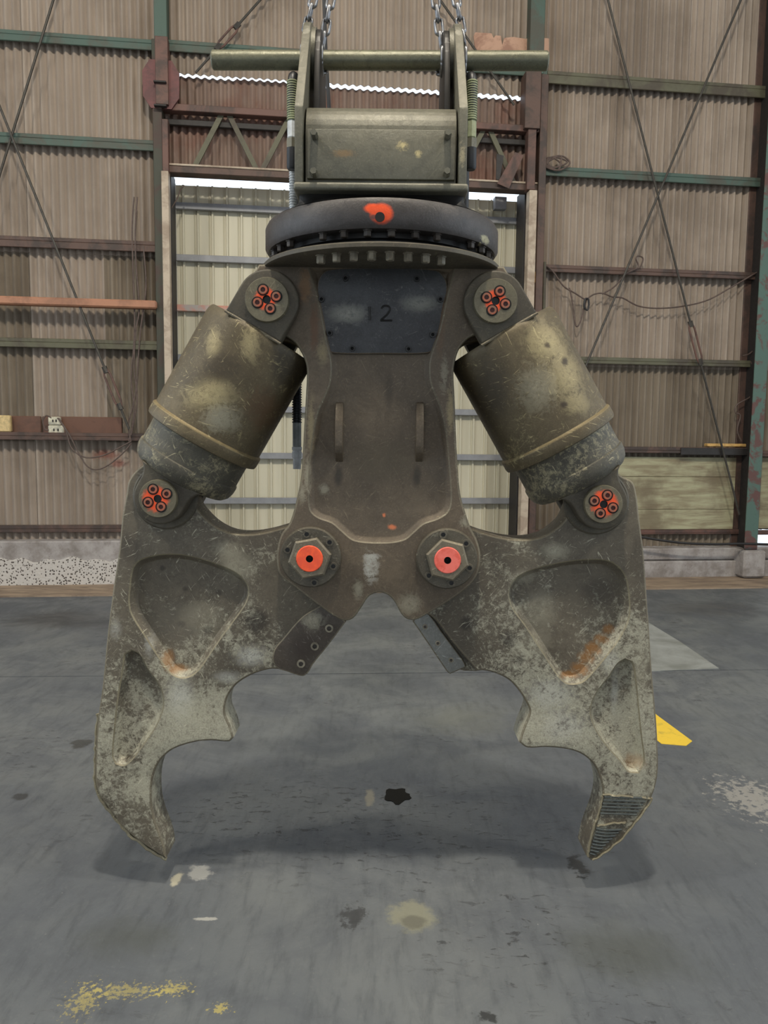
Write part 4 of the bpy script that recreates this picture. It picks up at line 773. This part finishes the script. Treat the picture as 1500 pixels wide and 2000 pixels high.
for i, (pts, lab) in enumerate((
    ([(262, 385), (258, 440), (259, 500), (261, 560), (263, 620), (261, 680), (256, 740), (262, 800), (252, 862)], 'brown cable hanging nearest the left post on the wall'),
    ([(268, 385), (264, 450), (266, 520), (272, 600), (265, 650), (262, 720), (268, 780), (256, 850)], 'brown cable in the bundle left of the door with a bow below the timber rail'),
    ([(280, 480), (285, 560), (275, 640), (270, 700), (266, 760), (258, 800), (250, 830), (256, 862)], 'thin cable running down from the door post into the bundle'),
    ([(112, 816), (128, 840), (140, 875), (165, 893), (200, 890), (232, 875), (256, 862)], 'grey cable from the cream junction box to the bundle, upper loop'),
    ([(114, 816), (136, 850), (156, 890), (172, 912), (190, 917), (212, 908), (240, 885), (256, 866)], 'brown cable from the cream junction box to the bundle, lowest loop'),
    ([(100, 816), (90, 812), (84, 822), (88, 838), (95, 840)], 'short grey cable looping left of the cream junction box'),
    ([(1036, 470), (1050, 505), (1078, 528), (1100, 558), (1122, 572), (1144, 586)], 'brown cable sagging from the right door jamb to the knotted coil'),
    ([(1144, 586), (1160, 575), (1178, 573), (1196, 580), (1216, 582), (1248, 598), (1290, 602), (1340, 597), (1385, 585), (1430, 560), (1482, 530)], 'long brown cable sagging across the right wall to the green post'),
    ([(1146, 584), (1140, 605), (1132, 632), (1124, 634), (1118, 590), (1112, 562)], 'loose cable tail below the knotted coil'),
    ([(1176, 574), (1200, 560), (1222, 535), (1246, 522), (1242, 505), (1248, 500), (1256, 506), (1250, 524)], 'cable looped over the brown girt beside the slanting rod'),
    ([(1478, 590), (1484, 640), (1482, 670), (1465, 690), (1450, 695)], 'thin cable curling down beside the green post at the right edge'),
    ([(1466, 706), (1476, 730), (1470, 770), (1440, 790), (1436, 805), (1446, 812), (1440, 840), (1448, 862)], 'tangled thin cable above the yellow stick beside the post'))):
    tag(wtube('cable', pts, .17 if i < 6 else .13, .0065 if i < 6 else .0075, CABLE), lab, 'cable', 'cables on the wall')
tag(wtube('cable', [(1236, 1046), (1290, 1055), (1340, 1061), (1400, 1063), (1445, 1062), (1520, 1064)], .34, .013, CABLED), 'thick black cable lying along the plinth under the plywood', 'cable', 'cables on the wall')
tag(wtube('cable', [(360, 362), (352, 372), (346, 388), (336, 405), (330, 418)], .0, .006, CABLE), 'short cable hanging at the top left corner of the cream door', 'cable', 'cables on the wall')
cw = []
for k in range(26): a = k*1.15; cw.append((1078+26*math.cos(a)*(.7+.3*math.sin(k*2.1))+k*.5, 318+12*math.sin(a)+3*math.sin(k*1.7)))
tag(wtube('cable_coil', cw, .14, .008, CABLE), 'tangled cable coil lying on the green girt right of the door', 'cable coil')
kn = [(1146+5*math.cos(k*1.3)*(1+.3*math.sin(k)), 594+12*math.sin(k*1.3)) for k in range(14)]
tag(wtube('cable_knot', kn, .15, .007, CABLED), 'dark knotted coil of cable on the right wall', 'cable coil')
def wpoly(name, pts, n0, n1, mat, label, cat):
    q = [WP(x, y, n1) for x, y in pts]; bm = bmesh.new(); A = [bm.verts.new(W(u, z, n0)) for u, z in q]; B = [bm.verts.new(W(u, z, n1)) for u, z in q]
    bridge(bm, A, B); bm.faces.new(A); bm.faces.new(B[::-1]); return tag(link(name, bm, mat, smooth=0), label, cat)
wpoly('cardboard_sheet', [(925, 70), (928, 63), (960, 65), (964, 74), (968, 69), (978, 70), (981, 88), (985, 74), (1002, 72), (1028, 76), (1033, 72), (1072, 75), (1072, 125), (930, 112)], .075, .083, CARD, 'torn beige cardboard sheet on the wall above the right end of the bar', 'cardboard')
wpoly('steel_plate', [(1006, 297), (1023, 303), (994, 368), (971, 358)], .17, .18, RUST, 'rust brown steel plate leaning above the door lintel', 'steel plate')
wpoly('steel_scrap', [(970, 300), (984, 304), (976, 352), (969, 350)], .15, .16, DARKST, 'narrow dark steel scrap beside the leaning rust brown plate', 'steel scrap')
box_thing('timber_stick', (1382, 866.5, 1458, 872.5), .05, .12, WOODY, 'yellow timber stick lying on the dark rail above the plywood', 'timber', .006)
box_thing('timber_block', (1041, 530, 1050, 552), .05, .16, WOODY, 'small pale timber block beside the right door jamb', 'timber block', .004)
tag(wtube('conduit', [(1064, 512), (1063, 560), (1062, 640)], .15, .016, OLIVE, sm=False), 'short vertical olive conduit right of the door jamb', 'conduit')
wbox('dark_rail', WP(1330, 880, .14)[0], uF, zl(1400, 889, .14), zl(1400, 875, .14), .1, .145, DARKST)
# ================================================================== marks and puddle on the floor
def fpoly(name, pts, z0, z1, mat, label, cat):
    g = [G(x, y) for x, y in pts]; o = flat(name, [(p.x, p.y) for p in g], z0, z1, mat); return tag(o, label, cat)
fpoly('concrete_patch', [(1010, 1222), (1266, 1216), (1330, 1255), (1404, 1306), (1280, 1311), (1000, 1316)], 0, .003, PATCH, 'pale smooth concrete patch in the floor behind the claws', 'floor patch')
fpoly('floor_marking', [(1230, 1350), (1284, 1398), (1352, 1448), (1340, 1457), (1292, 1453), (1275, 1440), (1215, 1395)], 0, .002, YEL, 'yellow painted floor marking beside the right claw', 'floor marking')
op = []
for k in range(26):
    a = 2*math.pi*k/26; r = .9+.14*math.sin(k*1.25)+random.uniform(-.10, .10); op.append((776+27*r*math.cos(a), 1555+16*r*math.sin(a)))
fpoly('oil_puddle', op, 0, .002, OIL, 'small black oil puddle on the floor between the claws', 'oil puddle')
